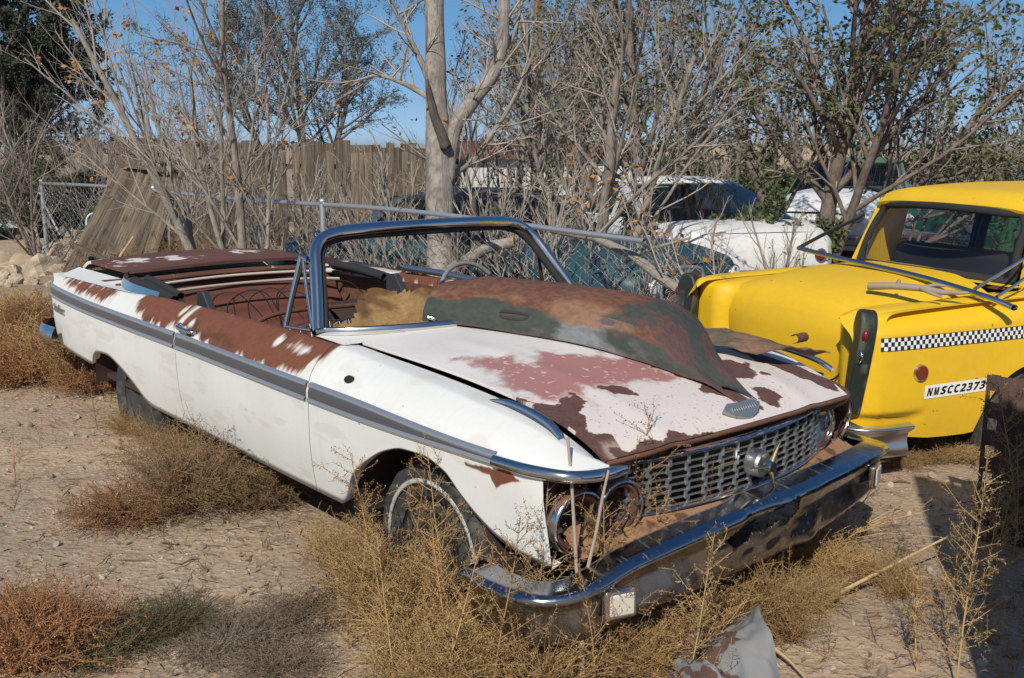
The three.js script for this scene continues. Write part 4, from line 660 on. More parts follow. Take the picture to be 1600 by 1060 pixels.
  const rib = (pts, w, h) => { const c = new THREE.CatmullRomCurve3(pts.map(p => V(...p)), false, 'centripetal'); return grid(60, 8, (s, t) => { const p = c.getPointAt(s), a = t * Math.PI * 2; return [p.x + Math.cos(a) * h, p.y + Math.sin(a) * w, p.z]; }); };
  const tm = std(.50, .50, .48, .28, 1);
  obj('lower_strip', rib([[.93, 1.178, -.69], [.90, 1.165, -.45], [.88, 1.145, 0], [.90, 1.11, .5], [.94, 1.055, .88], [.985, 1.015, 1.02]], .016, .026), tm, tr);
  obj('side_strip', rib([[.93, 1.182, -.69], [1.15, 1.28, -.67], [1.40, 1.385, -.63]], .012, .02), std(.12, .12, .12, .35, .9), tr);
  obj('side_strip', rib([[.93, 1.09, .80], [1.15, 1.165, .77], [1.45, 1.25, .70]], .011, .015), tm, tr); obj('side_strip', rib([[.98, 1.055, .90], [1.2, 1.12, .85], [1.48, 1.19, .74]], .010, .014), tm, tr);
}
{ // stick on the trunk
  const b = thing('broken_branch', 'broken grey branch lying on the yellow trunk lid', 'branch', taxi.position, taxi.rotation.y);
  const G = new GB(), c = [.30, .24, .19];
  G.tube([V(.50, 1.085, .46), V(.56, 1.10, .58), V(.63, 1.10, .70), V(.70, 1.085, .80), V(.78, 1.09, .90)], [.022, .02, .019, .016, .008], 8, c);
  G.tube([V(.575, 1.11, .60), V(.58, 1.135, .61)], [.014, .009], 6, c); G.tube([V(.63, 1.10, .70), V(.62, 1.085, .80), V(.66, 1.065, .84)], [.013, .011, .008], 6, c); G.tube([V(.63, 1.1, .70), V(.69, 1.12, .76), V(.74, 1.115, .78)], [.011, .009, .006], 6, c);
  obj('branch_wood', G.geo(), new THREE.MeshStandardMaterial({ vertexColors: true, roughness: .9 }), b);
}
// ------------------------------------------------------------------ fences, sheds and cars behind
const camXZ = (lat, dep) => { const f = V(FWD.x, 0, FWD.z).normalize(); const p = V(CAM.x, 0, CAM.z).addScaledVector(f, dep).addScaledVector(RIGHT, lat); p.y = groundY(p.x, p.z); return p; };
const woodTex = tex(256, 1024, (u, v) => { const g = fbm(u * 26, v * 5, 4, 201), h = fbm(u * 70, v * 9, 3, 203), kn = sstep(.62, .75, n2(u * 4, v * 9, 205)); const c = mixc([.20, .165, .125, .92], [.085, .066, .05, .95], clamp(.45 + g * 1.3)); const k = 1 + h * .45 - kn * .4; return [c[0] * k, c[1] * k, c[2] * k, c[3], .5 + g * .5 + h * .3]; }, { bump: .004 });
M.wood = [.85, .70, .56, 1.0].map(k => mapped(woodTex, { color: L(k, k * .97, k * .93) }));
{ // tall board fence
  const fe = thing('board_fence', 'tall weathered grey board fence behind the bare trees', 'fence');
  const r = rng(5), geos = [1.74, 1.79, 1.83, 1.86].map((h, k) => { const g = new RoundedBoxGeometry(.138, h, .02, 1, .003); g.translate(0, h / 2, 0); const U = g.attributes.uv, P = g.attributes.position; for (let i = 0; i < U.count; i++) U.setXY(i, P.getX(i) / .5 + k * .31, P.getY(i) / 2 + k * .17); return g; });
  const a = camXZ(-7.6, 18.6), b = camXZ(-.9, 17.2), n = 53, ang = Math.atan2(-(b.z - a.z), b.x - a.x);
  for (let i = 0; i < n; i++) { const p = a.clone().lerp(b, i / n); if (r() < .04) continue; const m = obj('board', geos[Math.floor(r() * 4)], M.wood[Math.floor(r() * 4)], fe); m.position.set(p.x, groundY(p.x, p.z) - .03 - r() * .03, p.z + (r() - .5) * .02); m.rotation.set((r() - .5) * .02, ang, (r() - .5) * .035); }
  for (const h of [.45, 1.35]) obj('rail', bar(a.clone().setY(h).add(V(-.05, 0, -.05)), b.clone().setY(h).add(V(-.05, 0, -.05)), .05, .09), M.wood[2], fe);
}
{ // chain link
  const cl = thing('chain_link_fence', 'sagging galvanised chain link fence running behind the white convertible', 'fence');
  const A = camXZ(-6.8, 15), B2 = camXZ(1.5, 6.55), Ln = A.distanceTo(B2), d = B2.clone().sub(A).normalize(), H = s => (1.17 - .14 * sstep(.62, 1, s) + .02 * Math.sin(s * 9));
  const G = new GB(), c = [1, 1, 1], pw = .082, nw = Math.floor(Ln / pw), nor = V(-d.z, 0, d.x);
  for (let i = 0; i < nw; i++) { const s = i / nw, top = H(s), pts = [], k = Math.floor(top / (pw * .55)); for (let j = 0; j <= k; j++) { const off = ((i + j) % 2 ? .5 : -.5) * pw * 1.02, q = A.clone().addScaledVector(d, i * pw + off + .02 * fbm(i * .2, j * .3, 2, 3)); q.addScaledVector(nor, ((i + j) % 2 ? 1 : -1) * .003 + .05 * fbm(s * 12, j * .1, 2, 7)); pts.push(V(q.x, .02 + j * pw * .55, q.z)); } G.tube(pts, .0024, 3, c, false); }
  const wm = obj('wire_mesh', G.geo(), M.galv, cl); wm.userData.kind = 'stuff';
  const top = []; for (let i = 0; i <= 20; i++) { const s = i / 20 * .93; top.push(A.clone().addScaledVector(d, s * Ln).setY(H(s))); } obj('top_rail', tubeG(top, .021, 10, false, 60), M.galv, cl);
  for (const s of [0, .30, .60]) { const q = A.clone().addScaledVector(d, s * Ln); const po = obj('post', tubeG([V(q.x, -.1, q.z), V(q.x, H(s) + .03, q.z)], .029, 10, false, 2), M.galv, cl); const cap = new THREE.SphereGeometry(.036, 12, 8); cap.translate(q.x, H(s) + .03, q.z); obj('post_cap', cap, M.galv, po); }
  obj('brace', tubeG([A.clone().setY(.92), A.clone().addScaledVector(d, .55).setY(.45)], .018, 8, false, 2), M.galv, cl);
  const gp = thing('bent_pipe', 'bent galvanised pipe hoop beside the leaning planks', 'pipe'); obj('pipe_hoop', tubeG([at(140, 372, 12.9), at(135, 345, 12.9), at(140, 336, 12.9), at(160, 333, 12.9), at(185, 334, 13.0)], .02, 8), M.galv, gp);
}
{ // planks nailed into a panel, leaning
  const D = 12.2, pp = thing('leaning_plank_panel', 'old wooden plank panel leaning over beside the rocks', 'planks'), r = rng(12);
  const rows = [[112, 418, 192, 262], [128, 420, 206, 258], [146, 420, 220, 258], [166, 418, 232, 260], [186, 418, 246, 262], [205, 417, 258, 264], [224, 415, 268, 268], [238, 412, 276, 274]];
  rows.forEach(([x0, y0, x1, y1], i) => { const a = at(x0 - 20, y0 + 36, D - i * .03), b = at(x1, y1 - (i * 7) % 5, D + .35 - i * .03); const g = bar(a, b, .13 + r() * .03, .025, FWD); const U = g.attributes.uv; for (let k = 0; k < U.count; k++) U.setXY(k, U.getX(k) * .3 + i * .2, U.getY(k)); obj('plank', g, M.wood[i % 4], pp); });
  obj('batten', bar(at(190, 259, D + .30), at(272, 268, D + .05), .05, .10, FWD), M.wood[1], pp); obj('batten', bar(at(200, 238, D + .42), at(262, 258, D + .3), .03, .20, FWD), M.wood[2], pp);
  solo('loose_board', bar(at(112, 380, D - .25), at(182, 413, D - .35), .03, .14, FWD), M.wood[0], 'short loose board propped across the foot of the leaning planks', 'board');
  const G = new GB(); G.tube([at(172, 430, D - .5), at(190, 396, D - .4), at(208, 370, D - .3)], [.022, .018, .012], 6, [.42, .29, .15]); solo('dry_stick', G.geo(), new THREE.MeshStandardMaterial({ vertexColors: true, roughness: .9 }), 'pale dry stick leaning on the plank panel', 'stick');
}
{ // limestone rubble
  const rk = tex(256, 256, (u, v) => { const a = fbm(u * 8, v * 8, 5, 211); return [...mixc([.50, .41, .30, .95], [.33, .25, .17, .95], clamp(.5 + a * 1.4)), .5 + a]; }, { bump: .01 }), mat = mapped(rk), r = rng(31);
  const shapes = [0, 1, 2, 3, 4].map(k => { const g = new THREE.IcosahedronGeometry(1, 3), P = g.attributes.position; for (let i = 0; i < P.count; i++) { const v = V(P.getX(i), P.getY(i), P.getZ(i)); let m = 1 + .35 * fbm(v.x * 1.3 + k * 7, v.y * 1.3 + v.z, 3, 9 + k); const cut = [V(.7, .5, .3), V(-.5, .6, .4), V(.2, -.4, .8), V(-.3, .2, -.8)].map(q => q.applyAxisAngle(V(0, 1, 0), k * 1.3).normalize()); for (const q of cut) { const d = v.dot(q) * m; if (d > .62) m *= .62 / d; } P.setXYZ(i, v.x * m, v.y * m * .72, v.z * m); } g.computeVertexNormals(); return g; });
  const list = [[70, 368, .30], [50, 385, .24], [100, 392, .30], [78, 402, .26], [40, 408, .24], [112, 408, .18], [62, 422, .27], [88, 424, .20], [20, 420, .16], [10, 404, .22], [108, 380, .17], [36, 376, .15], [128, 425, .12], [24, 438, .12], [50, 440, .10], [96, 440, .10], [8, 448, .08], [75, 446, .07], [4, 425, .14], [86, 378, .20]];
  list.forEach(([x, y, s], i) => { const p = onGround(x, y + 8); const far = camXZ((x - 800) / 1606 * 14.6, 14.6); const q = p.distanceTo(CAM) > 17 ? far.add(V(-(420 - y) * .012, (420 - y) * .005, -(420 - y) * .012)) : p; const m = obj('limestone_rock', shapes[i % 5], mat); m.position.set(q.x, Math.max(groundY(q.x, q.z), q.y - .05) + s * .30, q.z); m.scale.setScalar(s * (.85 + r() * .3)); m.rotation.set(r() * .6, r() * 6, r() * .6); m.userData = { label: 'rough pale limestone rock in the rubble heap left of the plank panel', category: 'rock', group: 'limestone rubble' }; });
}
{ // low white outbuilding with a rusty roof
  const D = 20, s = thing('white_shed', 'low white shed with a rusty red roof behind the teal wreck', 'shed'), a = camXZ(-1.0, D), b = camXZ(2.6, D + 1.2), u = b.clone().sub(a).setY(0).normalize(), n = V(-u.z, 0, u.x), Ln = a.distanceTo(b); if (n.dot(FWD) < 0) n.negate();
  const wallT = tex(256, 128, (x, y) => { const q = fbm(x * 9, y * 5, 4, 221), st = Math.max(0, n2(x * 22, y * 1.5, 223)) ** 2; return [...mixc([.62, .61, .58, .8], [.30, .19, .12, .9], clamp(st * .8 + sstep(.25, .5, q) * .3)), .5]; });
  const pan = (o, len, m, nm) => obj(nm, bar(a.clone().addScaledVector(u, o).setY(.75), a.clone().addScaledVector(u, o + len).setY(.75), .06, 1.42), m, s);
  for (let k = 0; k < 4; k++) pan(k * Ln / 4 + .012, Ln / 4 - .024, mapped(wallT), 'wall_panel');
  obj('back_wall', bar(a.clone().addScaledVector(n, 2).setY(.75), b.clone().addScaledVector(n, 2).setY(.75), .06, 1.42), M.wood[2], s);
  obj('roof', grid(20, 6, (i, t) => { const p = a.clone().addScaledVector(u, lerp(-.15, Ln + .15, i)).addScaledVector(n, lerp(-.2, 2.2, t)); return [p.x, 1.46 + .34 * (1 - Math.abs(t * 2 - 1)) + .008 * Math.sin(i * 120), p.z, i * 6, t * 4]; }), mapped(tex(128, 128, (x, y) => { const q = fbm(x * 7, y * 7, 4, 225); return [...mixc([.16, .055, .038, .85], [.09, .035, .028, .9], clamp(.5 + q)), .5]; })), s);
}
// generic old car: x forward from the rear end
function oldCar(name, label, pos, dir, o) {
  const c = thing(name, label, 'car', pos, Math.atan2(-dir.z, dir.x));
  const Ln = o.L, hw = o.W / 2, yT = table(o.belt), fl = .24 + (o.sink ?? 0);
  const arch = (x, cx) => { const d = (x - cx) / .36; return Math.abs(d) < 1 ? fl + .36 * Math.sqrt(1 - d * d) : 0; };
  const wx = o.wheels, yB = x => Math.max(fl, arch(x, wx[0]), arch(x, wx[1])), hz = table([[0, hw * .80], [.12, hw * .93], [.6, hw], [Ln * .5, hw * 1.02], [Ln - .6, hw * .98], [Ln - .12, hw * .90], [Ln, hw * .78]]);
  const sz = (x, y) => hz(x) - .05 * ((y - .6) / .4) ** 2 - (o.round ?? .10) * sstep(yT(x) - .16, yT(x), y) ** 2;
  for (const s of [1, -1]) obj('body_side', grid(90, 16, (a, t) => { const x = a * Ln, y = lerp(yB(x), yT(x), t); return [x, y, s * sz(x, y), x / 2, y / 2]; }), o.paint, c);
  const deck = (x0, x1, nm, crown) => obj(nm, grid(24, 24, (a, t) => { const x = lerp(x0, x1, a), z = (t * 2 - 1) * sz(x, yT(x)); return [x, yT(x) + crown * (1 - (t * 2 - 1) ** 4) * Math.sin(Math.min(1, Math.min(a * 5 + .2, (1 - a) * 5 + .2)) * 1.57) - .001, z, x / 2, z / 2]; }), o.paint2 ?? o.paint, c);
  deck(0, o.cab[0] + .1, 'trunk_lid', o.crown ?? .05); deck(o.cab[3] - .1, Ln, 'hood', o.crown ?? .06);
  for (const [x, sg] of [[0, -1], [Ln, 1]]) obj(sg < 0 ? 'tail_panel' : 'nose_panel', grid(20, 10, (a, t) => { const y = lerp(fl + .08, yT(x), t), z = (a * 2 - 1) * sz(x, y); return [x + sg * .05 * (1 - (a * 2 - 1) ** 2) * Math.sin(t * 3.1), y, z, a, t]; }), o.paint, c);
  // cab: [rear glass base, rear top, front top, windshield base]
  const [r0, r1, f1, f0] = o.cab, yb = x => yT(x) - .01, rw = hw * .74, bw = hw * .90;
  obj('roof', thick(grid(30, 24, (a, t) => { const x = lerp(r1, f1, a), zz = t * 2 - 1, cx = 1 - Math.abs(a * 2 - 1) ** 3; return [x, o.roofY - .07 + .07 * cx * (1 - .4 * zz ** 4) + .03 * (1 - zz * zz), zz * rw, x / 2, zz]; }), .02), o.roof ?? o.paint, c);
  const gm = o.glass ?? M.darkGlass, rt = o.roofY - .07;
  for (const s of [1, -1]) {
    const P = (xa, xb, nm, m) => obj(nm, thick(grid(3, 6, (a, t) => { const x = lerp(lerp(xa[0], xb[0], a), lerp(xa[1], xb[1], a), t); return [x, lerp(yb(x) - .02, rt + .03, t), s * lerp(bw, rw, t), x / 2, t / 2]; }), .025), m, c);
    P([r0, r1], [r0 + (o.cp ?? .22), r1 + (o.cp ?? .22) * .8], 'rear_pillar', o.roof ?? o.paint); P([f0 - .06, f1 - .05], [f0, f1], 'front_pillar', o.roof ?? o.paint); const mid = (r0 + f0) / 2 + .05; P([mid, mid], [mid + .05, mid + .05], 'center_pillar', o.roof ?? o.paint);
    obj('side_window', grid(4, 4, (a, t) => { const x = lerp(lerp(r0 + .2, r1 + .16, t), lerp(f0 - .05, f1 - .04, t), a); return [x, lerp(yb(x) - .02, rt + .02, t), s * (lerp(bw, rw, t) - .012)]; }), gm, c);
  }
  obj('rear_window', grid(12, 6, (a, t) => { const z = (a * 2 - 1); return [lerp(r0, r1, t) - .10 * (1 - z * z) * (1 - t * .5), lerp(yb(r0) + .01, rt + .045, t), z * lerp(bw, rw, t) * .97]; }), gm, c);
  obj('windshield', grid(12, 6, (a, t) => { const z = (a * 2 - 1); return [lerp(f0, f1, t) + .10 * (1 - z * z) * (1 - t * .5), lerp(yb(f0) + .01, rt + .045, t), z * lerp(bw, rw, t) * .97]; }), gm, c);
  if (o.split) obj('windshield_divider', bar([f0 + .10, yb(f0), 0], [f1 + .05, rt + .05, 0], .02, .02), M.chrome, c);
  for (const x of [-.06, Ln + .06]) obj('bumper', box(.10, .15, o.W * .96, x, .46 + (o.sink ?? 0) * .5, 0, .04), o.bumper ?? M.chromeDull, c);
  for (const s of [1, -1]) {
    const lamp = (x, y, z, r, m, nm) => { const g = new THREE.SphereGeometry(r, 18, 12); g.scale(.5, 1, 1); g.translate(x, y, s * z); const q = obj(nm, g, m, c); const t = new THREE.TorusGeometry(r * 1.05, .012, 6, 24); t.rotateY(Math.PI / 2); t.translate(x, y, s * z); obj('lamp_ring', t, M.chrome, q); };
    lamp(Ln + .015, o.lampY ?? .66, hw * .68, .085, std(.6, .62, .6, .15), 'headlight'); lamp(-.015, o.lampY ?? .66, hw * .70, .06, M.redGlass, 'tail_light');
    if (!o.noWheels) for (const x of wx) { const w = new THREE.Group(); w.name = 'wheel'; c.add(w); w.position.set(x, .30, s * (hw - .14)); obj('tyre', new THREE.TorusGeometry(.235, .085, 10, 28), M.tyre, w); const r = new THREE.CylinderGeometry(.18, .18, .06, 20); r.rotateX(Math.PI / 2); obj('rim', r, M.steel, w); }
  }
  obj('floor_pan', box(Ln * .9, .05, o.W * .8, Ln / 2, fl + .10, 0), M.rustDark, c);
  return c;
}
M.darkGlass = new THREE.MeshPhysicalMaterial({ color: L(.30, .34, .34), roughness: .08, transmission: 1, thickness: 0, side: THREE.DoubleSide });
const oldPaint = (c1, c2, amt, s) => mapped(tex(256, 256, (u, v) => { const a = fbm(u * 6, v * 6, 5, s), f = fbm(u * 40, v * 40, 2, s + 3); const k = 1 + f * .12; const c = mixc([...c1, .5], [...c2, .85], sstep(.35 - amt, .5 - amt, a + f * .2)); return [c[0] * k, c[1] * k, c[2] * k, c[3], .5]; }));
{
  const fwd = (l, d) => camXZ(l, d).sub(camXZ(0, 0)).setY(0).normalize();
  const teal = oldPaint([.022, .065, .085], [.12, .06, .04], .0, 231), white = oldPaint([.70, .70, .68], [.45, .36, .30], -.12, 241), green = oldPaint([.11, .15, .085], [.12, .06, .035], .02, 251), dgreen = oldPaint([.022, .105, .045], [.05, .06, .04], -.05, 261), pblue = oldPaint([.42, .55, .56], [.4, .36, .33], -.1, 271);
  // teal wreck, nose to the right
  const tw = oldCar('wrecked_sedan', 'stripped teal sedan wreck sunk behind the chain link fence', camXZ(-2.05, 12.1).setY(-.10), fwd(.74, -.67), { L: 4.9, W: 1.85, belt: [[0, .78], [.5, .86], [1.5, .90], [3.2, .92], [4.3, .90], [4.9, .80]], roofY: 1.34, wheels: [1.0, 3.9], cab: [1.15, 1.75, 2.9, 3.35], paint: teal, roof: oldPaint([.05, .08, .09], [.11, .05, .035], .14, 281), noWheels: true });
  { const g = new THREE.Group(); g.name = 'front_frame'; tw.add(g); obj('radiator_frame', tubeG([[5.0, .55, .10], [5.0, .76, .05], [5.0, .78, .62], [5.0, .60, .66], [5.0, .53, .55]], .016, 6, true), M.galv, g); obj('grille_shell', tubeG([[5.0, .50, -.70], [5.02, .60, -.3], [5.02, .62, .3], [5.0, .50, .75]], .03, 8), M.chromeDull, g); obj('loose_trim', tubeG([[5.03, .40, -.5], [5.05, .44, .1], [5.0, .38, .8]], .025, 8), M.steel, g); }
  oldCar('fastback_coupe', 'white fastback coupe seen from behind between the shrubs', camXZ(2.55, 10.4).setY(-.06), fwd(-.26, .97), { L: 4.7, W: 1.85, belt: [[0, .90], [.5, .96], [1.4, .97], [3.2, .95], [4.3, .90], [4.7, .80]], roofY: 1.36, wheels: [1.0, 3.75], cab: [.75, 1.9, 2.75, 3.35], cp: .5, paint: white, bumper: std(.02, .02, .02, .6), crown: .03 });
  oldCar('rounded_sedan', 'old rounded sedan with a dull green top and white lower body behind the yellow taxi', camXZ(6.6, 18.5).setY(-.02), fwd(-.50, -.86), { L: 4.9, W: 1.82, belt: [[0, .80], [.5, .92], [1.5, .97], [3.2, 1.0], [4.2, .97], [4.9, .80]], roofY: 1.50, wheels: [1.05, 4.0], cab: [1.0, 1.7, 2.75, 3.25], paint: white, paint2: white, roof: green, split: true, round: .2, crown: .10, lampY: .80 });
  oldCar('panel_wagon', 'dark green station wagon parked beyond the yellow taxi roof', camXZ(10.7, 16.0).setY(-.02), fwd(-.95, -.30), { L: 4.9, W: 1.85, belt: [[0, .98], [.5, 1.05], [1.5, 1.08], [3.4, 1.08], [4.3, 1.02], [4.9, .9]], roofY: 1.68, wheels: [1.0, 3.9], cab: [.12, .30, 2.9, 3.55], cp: .18, paint: dgreen, glass: M.glass });
  oldCar('pale_blue_sedan', 'pale blue sedan half hidden behind the dark evergreen', camXZ(-12.3, 18.5).setY(0), fwd(.9, .3), { L: 4.8, W: 1.8, belt: [[0, .8], [.5, .88], [1.5, .92], [3.2, .93], [4.8, .8]], roofY: 1.36, wheels: [1.0, 3.9], cab: [1.0, 1.6, 2.8, 3.3], paint: pblue });
}
{ // rust-orange pipe pole
  solo('rusty_pole', tubeG([at(832, 330, 17).setY(-.2), at(838, 190, 17), at(840, 60, 17), at(842, -160, 17)], .075, 12), mapped(tex(128, 256, (u, v) => { const a = fbm(u * 5, v * 20, 4, 291); return [...mixc([.26, .105, .045, .85], [.16, .08, .05, .9], clamp(.5 + a * 1.2)), .5]; })), 'tall rusty orange pole standing among the bare branches', 'pole');
}
{ // stamped steel radiator support standing at the right
  const rs = thing('radiator_support', 'rust-brown stamped radiator support standing among the weeds beside the taxi', 'car part');
  const O = at(1526, 760, 4.55), u = at(1600, 760, 4.40).sub(O).setY(0).normalize(), n = V(-u.z, 0, u.x); if (n.dot(FWD) > 0) n.negate();
  const y0 = groundY(O.x, O.z) - .05, P = (a, h, d = 0) => V(O.x + u.x * a + n.x * d, y0 + h, O.z + u.z * a + n.z * d), M4 = M.rustPart = mapped(tex(256, 256, (x, y) => { const a = fbm(x * 7, y * 7, 5, 301); return [...mixc([.12, .066, .047, .8], [.065, .038, .03, .85], clamp(.5 + a * 1.3)), .5 + a * .5]; }, { bump: .001 }));
  // slotted flange: two rails with webs between the slots
  obj('flange_rail', thick(grid(2, 20, (s, t) => P(.004 + s * .018, .0 + t * .80, .0).toArray()), .004), M4, rs); obj('flange_rail', thick(grid(2, 20, (s, t) => P(.062 + s * .02, t * .80, 0).toArray()), .004), M4, rs);
  for (let k = 0; k < 7; k++) obj('flange_web', thick(grid(2, 3, (s, t) => P(.022 + s * .04, k * .122 + t * .072, -.001).toArray()), .004), M4, rs);
  obj('main_panel', thick(grid(40, 40, (s, t) => { const a = lerp(.082, .95, s), h = t * .80, dish = .045 * sstep(.02, .10, s); return P(a, h, -dish - .012 * Math.sin(t * 18) * sstep(.1, .2, s) * .5).toArray(); }, (s, t) => ((s - .55) / .36) ** 2 + ((t - 1.02) / .18) ** 2 < 1), .005), M4, rs);
  obj('top_lip', tubeG(Array.from({ length: 15 }, (_, i) => { const s = i / 14, a = lerp(.25, .86, s), h = .80 - .135 * Math.sin(s * Math.PI); return P(a, h, -.02); }), .014, 8), M4, rs);
}
{ // sheet-metal yard wall that ends just outside the frame; its end throws the hard shadow at the right
  const H = 2.80, wl = thing('sheet_metal_wall', 'tall corrugated steel yard wall ending just beside the radiator support', 'wall', [2.33, 0, .73], .06);
  const sh = thick(grid(60, 2, (s, t) => [s * .98, .02 + t * (H - .02), .012 * Math.sin(s * 6.283 * 12), s * 1, t * 2.2]), .002), m = mapped(tex(256, 256, (u, v) => { const a = fbm(u * 5, v * 9, 5, 331); return [...mixc([.20, .195, .19, .55], [.14, .07, .04, .9], sstep(.0, .3, a)), .5]; }));
  for (let k = 0; k < 4; k++) { const q = obj('wall_sheet', sh, m, wl); q.position.set(k * .99, 0, k % 2 ? .016 : 0); }
  for (let k = 0; k <= 2; k++) obj('wall_post', box(.06, H - .05, .06, .12 + k * 1.85, (H - .05) / 2, .06), M.wood[2], wl);
}
{ const b = obj('earth_bank', grid(60, 6, (s, t) => { const p = camXZ(lerp(-10, 60, s), 85 + 6 * Math.sin(s * 5) + t * 12); return [p.x, -.3 + 2.6 * Math.sin(Math.min(1, t * 2) * 1.57) * (.8 + .4 * fbm(s * 8, 1, 3, 3)), p.z, s * 30, t * 3]; }), std(.34, .26, .17, .95)); b.userData.kind = 'structure'; }
// ------------------------------------------------------------------ vegetation
const vcol = (rough = .95, extra = {}) => new THREE.MeshStandardMaterial({ vertexColors: true, roughness: rough, side: THREE.DoubleSide, ...extra });
const barkMat = (() => { const t = tex(256, 256, (u, v) => { const a = fbm(u * 14, v * 10, 4, 311), b = fbm(u * 50, v * 30, 3, 313); const k = clamp(.92 + a * .6 + b * .45, .3, 1.4); return [k * .85, k * .85, k * .84, .95, .5 + a * .5 + b * .4]; }, { bump: .006 }); t.map.repeat.set(1, 1); return mapped(t, { vertexColors: true }); })();
const twigMat = vcol(), leafMat = new THREE.MeshPhysicalMaterial({ vertexColors: true, roughness: .8, side: THREE.DoubleSide, transmission: .25, thickness: 0 }), dryMat = vcol(.95);
const jit = (r, k) => V((r() - .5) * k, (r() - .5) * k, (r() - .5) * k);
const shade = (c, r, k = .3) => { const m = 1 + (r() - .5) * k; return [c[0] * m, c[1] * m, c[2] * m]; };
function perp(d, r) { const a = V(r() - .5, r() - .5, r() - .5); a.addScaledVector(d, -a.dot(d)); return a.normalize(); }
// o: n children per level, ang, len ratio, t0; leaves per last twig
function grow(T, p, dir, len, rad, lvl, r, o) {
  const last = lvl >= o.levels - 1, seg = lvl === 0 ? 8 : lvl === 1 ? 6 : lvl === 2 ? 5 : 3, pts = [p.clone()], d = dir.clone(), sides = [9, 6, 4, 3, 3][lvl];
  for (let i = 1; i <= seg; i++) { d.add(jit(r, o.wig[Math.min(lvl, o.wig.length - 1)])); d.y += (o.up[Math.min(lvl, o.up.length - 1)] ?? .0); d.normalize(); const q = pts[i - 1].clone().addScaledVector(d, len / seg); if (q.y < .05) q.y = .05; pts.push(q); }
  const tip = last ? .35 : .45, rr = k => rad * lerp(1, tip, k), col = shade(lvl < 2 ? o.bark : o.twig, r, .25);
  (lvl < 2 && rad > .012 ? T.wood : T.twig).tube(pts, rr, sides, col, lvl < 2);
  if (o.leaf && lvl >= o.levels - (o.leafLv ?? 1)) { const n = o.leaf * (r() < (o.leafP ?? 1) ? 1 : 0); for (let k = 0; k < n; k++) { const t = .25 + .75 * r(), q = pts[Math.min(seg, Math.floor(t * seg))].clone().add(jit(r, o.ls * 1.2)); const ld = perp(d, r).multiplyScalar(.9).addScaledVector(d, .5).add(V(0, -.25, 0)).normalize(); T.leaf.leaf(q, ld, perp(ld, r), o.ls * (.7 + r() * .6), o.ls * (o.lw ?? .5), shade(o.lc[Math.floor(r() * o.lc.length)], r, .5)); } }
  if (last) return;
  const n = Math.round(o.n[lvl] * (.8 + r() * .4)), t0 = o.t0[lvl]; let az = r() * 6.28;
  for (let k = 0; k < n; k++) {
    const t = lerp(t0, 1, (k + r() * .8) / n), f = Math.min(seg - .001, t * seg), i = Math.floor(f), q = pts[i].clone().lerp(pts[i + 1], f - i), tan = pts[i + 1].clone().sub(pts[i]).normalize();
    az += 2.4 + (r() - .5); const side = perp(tan, () => .5 + .5 * Math.sin(az * 1.7 + k)); side.applyAxisAngle(tan, az); const a = o.ang[lvl] * (.75 + r() * .5);
    const cd = tan.multiplyScalar(Math.cos(a)).addScaledVector(side, Math.sin(a)).normalize();
    grow(T, q, cd, len * o.lr[lvl] * (1.1 - .55 * t) * (.7 + r() * .6), rr(t) * (o.rr?.[lvl] ?? .55), lvl + 1, r, o);
  }
}
const BARK = [.30, .255, .215], TWIG = [.34, .29, .245], DTWIG = [.22, .185, .155];
const treeSets = {};
function treeGeo(key, seed, stems, o) { // stems: [[dir, len, rad, offset]]
  const T = { wood: new GB(), twig: new GB(), leaf: new GB() }, r = rng(seed);
  for (const [d, l, rad, off] of stems) grow(T, V(off?.[0] ?? 0, -.12, off?.[1] ?? 0), V(...d).normalize(), l, rad, o.start ?? 0, r, o);
  return treeSets[key] = T;
}
function tree(name, label, cat, T, pos, turn = 0, group, lm) {
  const t = thing(name, label, cat, pos, turn, group);
  if (T.wood.i.length) obj('trunk', T.geoW ??= T.wood.geo(), barkMat, t);
  if (T.twig.i.length) obj('branches', T.geoT ??= T.twig.geo(), twigMat, t);
  if (T.leaf.i.length) obj('leaves', T.geoL ??= T.leaf.geo(), lm ?? leafMat, t);
  return t;
}
const bare = { levels: 4, n: [9, 8, 6], ang: [.65, .6, .6], lr: [.55, .5, .45], t0: [.25, .2, .2], wig: [.16, .22, .26, .3], up: [.03, .05, .04, .02], bark: BARK, twig: TWIG };
